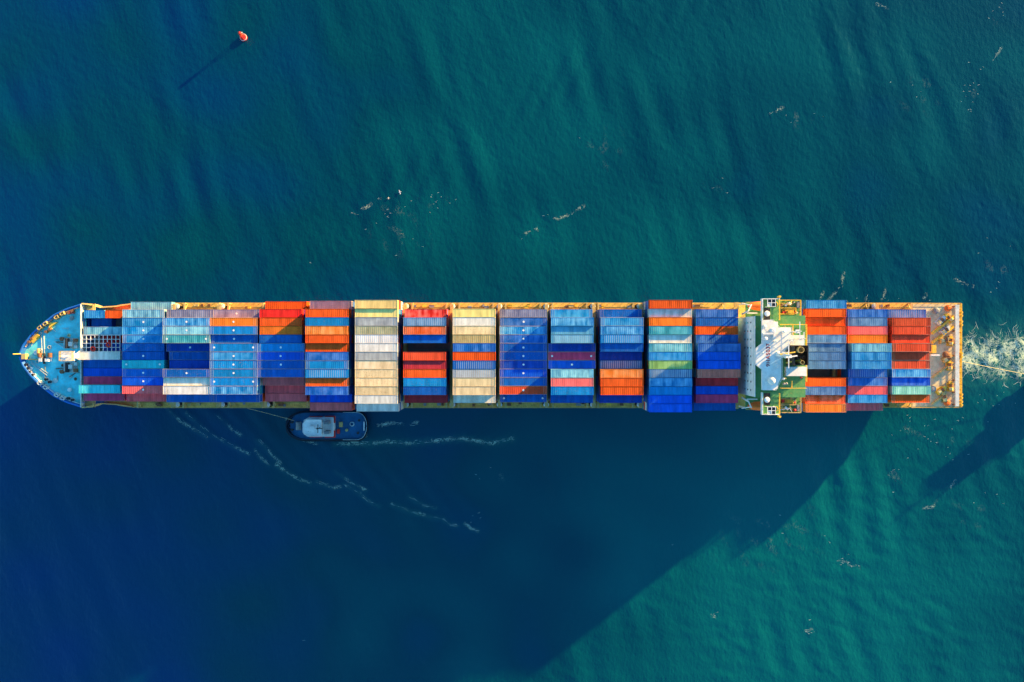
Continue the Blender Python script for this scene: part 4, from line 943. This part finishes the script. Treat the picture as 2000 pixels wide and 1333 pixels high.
# ------------------------------------------------------------------ tugs
def make_tug(loc, label, rz=0.0):
    t = thing('tugboat', loc, label, 'tugboat', 'tugs attending the ship'); ROOTINV[t.name] = Matrix.Identity(4); t.rotation_euler = (0, 0, rz)
    L, B = 25.0, 8.8
    def hw(u): # half breadth along 0 bow .. 1 stern
        f = 1 - max(0, (0.28 - u) / 0.28) ** 2.3; a = 1 - max(0, (u - 0.86) / 0.14) ** 2.6
        return max(0.02, B / 2 * min(math.sqrt(max(0, f)), 1) * math.sqrt(max(0, a)) if u < 1 else 0.3)
    us = [0, .01, .03, .06, .1, .15, .2, .28, .4, .55, .7, .82, .86, .9, .94, .97, .99, 1.0]
    def ring(z, k, ins=0.0): 
        up = [(u * L + (0.6 - u * 1.2) * ins + (0.8 - k) * 2.0 * (1 - u), max(0.02, hw(u) * k - ins), z) for u in us]
        return up + [(x, -y, z) for x, y, _ in up[::-1]]
    def loft(rings, close_top=False):
        mb = MB(); n = len(rings[0])
        for r in rings: mb.v += r
        for j in range(len(rings) - 1):
            for i in range(n): mb.f.append((j * n + (i + 1) % n, j * n + i, (j + 1) * n + i, (j + 1) * n + (i + 1) % n))
        if close_top: mb.f.append(tuple(range((len(rings) - 1) * n, len(rings) * n))[::-1])
        return mb
    loft([ring(-1, .8), ring(0.5, .9), ring(2.9, 1.0), ring(2.9, 1.0, 0.2), ring(2.0, 1.0, 0.25)]).build('hull', M['tug_hull'], t)
    loft([ring(1.9, 1.0, 0.22), ring(1.98, 1.0, 0.22)], True).build('deck', M['tug_deck'], t)
    loft([ring(1.9, 1.0, -0.05), ring(1.9, 1.0, -0.45), ring(2.6, 1.0, -0.45), ring(2.6, 1.0, -0.05)]).build('fender', M['rubber'], t)
    dh = MB(); dh.prism([(5.8, -2.2), (7.2, -3.0), (15.0, -3.0), (15.0, 3.0), (7.2, 3.0), (5.8, 2.2)], 1.98, 4.8); d = dh.build('deckhouse', M['white'], t)
    rr = MB()
    rr.rail([(15.0, -2.9, 4.8), (7.2, -2.9, 4.8), (5.9, -2.1, 4.8), (5.9, 2.1, 4.8), (7.2, 2.9, 4.8), (15.0, 2.9, 4.8), (15, -2.9, 4.8)], 1.0, 0.09, 1.2, 2); rr.build('railing', M['roof_white'], d)
    tr = MB()
    for s in (-1, 1): tr.bb(7.4, 11.4, s * 3.06, s * 3.3, 4.4, 4.75); tr.bb(12.2, 15.2, s * 3.06, s * 3.4, 4.4, 4.75); tr.bb(15.05, 15.5, s * 1.2, s * 3.4, 4.4, 4.78)
    tr.build('red_trim', M['red'], d)
    wpoly = [(6.6, -1.2), (7.6, -2.2), (11.6, -2.2), (11.6, 2.2), (7.6, 2.2), (6.6, 1.2)]
    w_ = MB(); w_.prism(wpoly, 4.8, 7.6); wh_ = w_.build('wheelhouse', M['white'], t)
    for (ax, ay), (bx, by) in zip(wpoly, wpoly[1:] + wpoly[:1]):
        nrm = Vector((by - ay, -(bx - ax), 0)).normalized() * 0.04; k = max(1, int(math.hypot(bx - ax, by - ay) / 1.1))
        for i in range(k):
            p = Vector((ax, ay, 0)).lerp(Vector((bx, by, 0)), (i + 0.1) / k) + nrm; q = Vector((ax, ay, 0)).lerp(Vector((bx, by, 0)), (i + 0.9) / k) + nrm
            MB().bar((p.x, p.y, 6.6), (q.x, q.y, 6.6), 0.05, 1.1).build('window', M['glass'], wh_)
    rp_ = [(6.2, -1.3), (7.4, -2.5), (11.9, -2.5), (11.9, 2.5), (7.4, 2.5), (6.2, 1.3)]
    rf = MB().prism(rp_, 7.6, 7.8).build('roof', M['roof_white'], wh_)
    e = MB()
    for (ax, ay), (bx, by) in zip(rp_, rp_[1:] + rp_[:1]): e.bar((ax, ay, 7.9), (bx, by, 7.9), 0.16, 0.2)
    e.build('roof_coaming', M['roof_white'], wh_)
    mb = MB(); mb.cyl((11.4, 0, 7.8), (11.4, 0, 11.6), 0.18, 8, 0.09); mb.bb(10.2, 12.6, -0.12, 0.12, 9.4, 9.6); mb.bb(11.3, 11.5, -1.3, 1.3, 10.2, 10.35); mb.build('mast', M['dark'], t)
    for s in (-1, 1):
        mb = MB(); mb.box((13.4, s * 1.5, 6.2), (1.5, 0.9, 2.8)); mb.cyl((13.4, s * 1.5, 7.6), (13.6, s * 1.5, 8.5), 0.28, 10); mb.build('funnel', M['grey'], t)
    mb = MB(); mb.box((3.4, 0, 2.4), (1.6, 2.6, 0.9)); mb.cyl((3.4, -1.1, 2.9), (3.4, 1.1, 2.9), 0.6, 12); mb.build('bow_winch', M['grey'], t)
    mb = MB(); mb.box((16.8, 0.5, 2.5), (1.0, 1.6, 1.0)); mb.cyl((18.6, -1.3, 1.98), (18.6, -1.3, 2.9), 0.45, 10); mb.build('tow_winch', M['tan'], t)
    for (x, y) in ((1.5, 1.2), (1.5, -1.2), (22.2, -2.2), (22.6, 1.8)):
        MB().lathe([(0.28, 0), (0.28, 0.8), (0.4, 0.85), (0.4, 1.0)], (x, y, 1.98), 10).build('bitt', M['dark'], t)
    MB().bb(24.0, 24.3, -1.4, 1.4, 2.2, 3.1).build('stern_gate', M['white'], t)
    for k in range(7):
        u = -1.2 + k * 0.4; g = u
        x = 0.8 + 1.5 * (1 - math.cos(g)); MB().torus((x - 0.6, 3.1 * math.sin(g), 2.35), 0.38, 0.18, 12, 6).build('tyre_fender', M['rubber'], t)
    MB().bb(15.6, 16.4, -2.4, -1.0, 1.98, 3.0).build('deck_crate', M['red'], t)
    rm = MB()
    for k in range(len(us) - 1):
        for s in (-1, 1):
            if us[k] > 0.55: rm.bar((us[k] * L, s * (hw(us[k]) - 0.1), 2.95), (us[k + 1] * L, s * (hw(us[k + 1]) - 0.1), 2.95), 0.12)
    rm.build('bulwark_cap', M['pale_beam'], t)
    MB().box((9.2, 0.2, 8.1), (1.2, 0.9, 0.6)).build('roof_locker', M['white'], wh_); MB().cyl((8.0, -1.0, 7.8), (8.0, -1.0, 9.4), 0.08, 6).build('aerial', M['white'], wh_)
    MB().box((10.4, 0, 10.0), (2.4, 0.18, 0.22), 0.5).build('radar_scanner', M['white'], t)
    rc = MB()
    for q in range(3): rc.torus((20.2, 0.6, 2.06 + q * 0.14), 0.7 - q * 0.06, 0.09, 18, 6)
    rc.build('rope_coil', M['pale_beam'], t)
    return t
x, y = at(562, 832.5, 2.5)
make_tug((x, y, 0), 'dark tugboat with white wheelhouse held alongside the shaded ship side')
x, y = at(2024, 752, 2.5)
make_tug((x, y, 0), 'dark escort tugboat following astern on the towing line', math.radians(-4))

def rope(name, a, b_, r, sag, label):
    a = Vector(a); b_ = Vector(b_); pts = [a.lerp(b_, k / 14) - Vector((0, 0, sag * math.sin(math.pi * k / 14))) for k in range(15)]
    o = MB().tube(pts, r, 6).build(name, M['rope']); tag(o, label, 'rope')
xa, ya = at(1881, 706, 10); xb, yb = at(2034, 737, 3)
rope('towing_line', (137.0, ya, 10.9), (xb, yb, 3.4), 0.065, 1.2, 'taut pale towing line running back from the ship stern')
xa, ya = at(484, 800, 10.5); xb, yb = at(575, 822, 3)
rope('tug_line', (xa, CY - HB - 0.05, 11.0), (xb, yb, 3.2), 0.05, 0.4, 'thin line from ship rail down to the tug bow')

# ------------------------------------------------------------------ buoy
x, y = at(473, 71, 1.5)
bu = thing('channel_buoy', (x, y, 0), 'small red channel buoy floating alone in open water', 'buoy'); ROOTINV[bu.name] = Matrix.Identity(4)
MB().lathe([(0.9, -0.8), (1.25, -0.2), (1.3, 0.5), (1.15, 0.75), (0.4, 0.9)], (0, 0, 0), 20).build('float', M['red'], bu)
mb = MB()
for k in range(4):
    g = k * math.pi / 2 + 0.4; a = (0.95 * math.cos(g), 0.95 * math.sin(g), 0.75); c = (0.32 * math.cos(g), 0.32 * math.sin(g), 3.3); mb.bar(a, c, 0.12)
    g2 = g + math.pi / 2; mb.bar((0.62 * math.cos(g), 0.62 * math.sin(g), 2.0), (0.62 * math.cos(g2), 0.62 * math.sin(g2), 2.0), 0.09)
mb.build('lattice_tower', M['red'], bu)
MB().lathe([(0.62, 0), (0.62, 0.1), (0.5, 0.12)], (0, 0, 3.3), 14).build('platform', M['orange'], bu)
MB().lathe([(0.3, 0), (0.55, 0.2), (0.6, 0.8), (0.2, 1.0)], (0, 0, 3.42), 14).build('topmark', M['red'], bu)
MB().lathe([(0.16, 0), (0.16, 0.3), (0.05, 0.36)], (0.55, 0.5, 3.42), 10).build('lamp', M['roof_white'], bu)
MB().torus((0, 0, 0.62), 1.18, 0.1, 22, 6).build('collar', M['roof_white'], bu)

bu.scale = (0.88, 0.88, 0.92)
# ------------------------------------------------------------------ foam
def ribbon(mb, pts, ws):
    n = len(pts); vs = []
    for i, (p, w_) in enumerate(zip(pts, ws)):
        a = pts[max(0, i - 1)]; c = pts[min(n - 1, i + 1)]; dx, dy = c[0] - a[0], c[1] - a[1]; l = math.hypot(dx, dy) + 1e-9
        nx_, ny_ = -dy / l * w_, dx / l * w_
        vs += [(p[0] + nx_, p[1] + ny_, p[2]), (p[0] - nx_, p[1] - ny_, p[2])]
    mb.add(vs, [(2 * i, 2 * i + 1, 2 * i + 3, 2 * i + 2) for i in range(n - 1)])
def zwater(pts):
    A = np.array(pts, float); return wave_height(A[:, 0], A[:, 1])
def add_curves(mb, curves, lift=0.035):
    flat = [p for c in curves for p in c[0]]; z = zwater(flat); i = 0
    for pts, ws in curves:
        zz = z[i:i + len(pts)]; i += len(pts)
        ribbon(mb, [(p[0], p[1], float(h) + lift) for p, h in zip(pts, zz)], ws)
def taper(n, w): return [w * (0.15 + 0.85 * math.sin(math.pi * (k + 0.3) / (n - 0.4))) * random.uniform(0.6, 1.3) for k in range(n)]
rs = random.Random(5)
# propeller wash: swirling filaments
modes = [(rs.uniform(0, 6.28), 2 * math.pi / rs.uniform(1.8, 7.0), rs.uniform(0, 6.28)) for _ in range(16)]
def vel(x, y):
    u = v = 0.0
    for a, k, p in modes:
        c = math.cos(k * (x * math.cos(a) + y * math.sin(a)) + p); u += c * math.sin(a); v -= c * math.cos(a)
    return 0.9 * u + 0.7, 0.9 * v
curves = []
for _ in range(900):
    x = 136.5 + rs.random() ** 1.2 * 60; half = 7.2 + (x - 136) * 0.05
    y = CY - 0.6 + rs.gauss(0, 0.5) * half
    if abs(y - CY + 0.3) > half * 1.35: continue
    if y > CY + 3.2 and x < 144 and rs.random() < 0.75: continue
    pts = []; dens = rs.random()
    for k in range(rs.randint(5, 14)):
        pts.append((x, y)); u, v = vel(x, y); l = math.hypot(u, v) + 1e-6; x += u / l * 0.3; y += v / l * 0.3
    curves.append((pts, taper(len(pts), rs.choice([0.015, 0.02, 0.03, 0.04]))))
mb = MB(); add_curves(mb, curves)
tag(mb.build('propeller_wash_foam', M['foam']), 'swirling pale foam churned up behind the stern', 'foam', kind='stuff')
def streaks(lines, n_per, spread, w, lo=0.5, hi=2.5, gap=0.25):
    out = []
    for ln in lines:
        P = px_line(ln); tot = [0]
        for a, c in zip(P[:-1], P[1:]): tot.append(tot[-1] + math.hypot(c[0] - a[0], c[1] - a[1]))
        def pos(s):
            s = min(max(s, 0), tot[-1])
            for i in range(len(P) - 1):
                if s <= tot[i + 1]:
                    f = (s - tot[i]) / max(1e-6, tot[i + 1] - tot[i]); return (P[i][0] + (P[i + 1][0] - P[i][0]) * f, P[i][1] + (P[i + 1][1] - P[i][1]) * f)
            return P[-1]
        for _ in range(int(n_per * tot[-1] / 10) + 1):
            s = rs.uniform(-0.5, tot[-1]); l = rs.uniform(lo, hi); ox, oy = rs.gauss(0, spread), rs.gauss(0, spread); n = max(4, int(l / 0.3))
            pts = []
            for k in range(n):
                q = pos(s + l * k / n); pts.append((q[0] + ox + rs.gauss(0, 0.06), q[1] + oy + rs.gauss(0, 0.06)))
            if math.hypot(pts[0][0] - pts[-1][0], pts[0][1] - pts[-1][1]) > 0.2: out.append((pts, taper(n, w * rs.uniform(0.4, 1.3))))
    return out
mb = MB(); add_curves(mb, streaks(BOW_CRESTS, 5, 0.22, 0.02, 0.8, 3.0))
tag(mb.build('bow_wave_foam', M['foam']), 'thin broken foam lines of the bow wave in shadow', 'foam', kind='stuff')
mb = MB(); add_curves(mb, streaks(TUG_WAKE, 14, 0.4, 0.025, 0.5, 2.0))
tag(mb.build('tug_wake_foam', M['foam']), 'thin foam trail running behind the alongside tugboat', 'foam', kind='stuff')
# scattered flecks and slick lines on the open water
curves = streaks(SL, 9, 0.3, 0.03, 0.3, 1.2)
for cx, cy_, sx_, sy_, n in FLECKS:
    for _ in range(max(1, int(n * 0.45))):
        px, py = rs.gauss(cx, sx_ * 0.6), rs.gauss(cy_, sy_ * 0.6); p = at(px, py, 0); g = rs.uniform(-0.5, 0.5) ; l = rs.uniform(0.2, 0.9); m_ = 5
        if abs(p[1] - CY) < 16.5 and -138 < p[0] < 120: continue
        curves.append(([(p[0] + l * k / m_ * math.cos(g) + rs.gauss(0, 0.06), p[1] + l * k / m_ * math.sin(g) + rs.gauss(0, 0.06)) for k in range(m_)], taper(m_, rs.uniform(0.015, 0.05))))
mb = MB(); add_curves(mb, curves)
tag(mb.build('foam_flecks', M['foam']), 'scattered small foam flecks drifting on the open water', 'foam', kind='stuff')
# two gulls resting on the water
for px, py, rz, lab in ((781, 376, 0.3, 'white gull on the water, the larger and farther right of two'), (759, 388, 1.9, 'white gull on the water, the smaller and farther left of two')):
    x, y = at(px, py, 0); k = 1.0 if px > 770 else 0.75
    g = thing('gull', (x, y, 0.05), lab, 'gull', 'gulls on the water'); ROOTINV[g.name] = Matrix.Identity(4); g.rotation_euler = (0, 0, rz); g.scale = (k, k, k)
    b_ = MB(); n = 10; pr = [(-0.42, 0.02, 0.14), (-0.3, 0.09, 0.13), (-0.1, 0.16, 0.12), (0.1, 0.16, 0.13), (0.24, 0.1, 0.17), (0.30, 0.075, 0.25), (0.38, 0.085, 0.31), (0.45, 0.05, 0.31), (0.53, 0.012, 0.29)]
    for xx, r, zc in pr: b_.v += [(xx, r * math.cos(2 * math.pi * i / n), zc + r * 0.9 * math.sin(2 * math.pi * i / n)) for i in range(n)]
    for j in range(len(pr) - 1): b_.f += [(j * n + i, j * n + (i + 1) % n, (j + 1) * n + (i + 1) % n, (j + 1) * n + i) for i in range(n)]
    b_.build('body', M['roof_white'], g, True)
    for s in (-1, 1):
        w_ = MB(); w_.prism([(0.14, s * 0.12), (0.2, s * 0.3), (0.1, s * 0.62), (-0.12, s * 0.75), (-0.05, s * 0.4), (-0.16, s * 0.14)], 0.2, 0.23); w_.build('wing', M['grey'] if k < 1 else M['roof_white'], g)
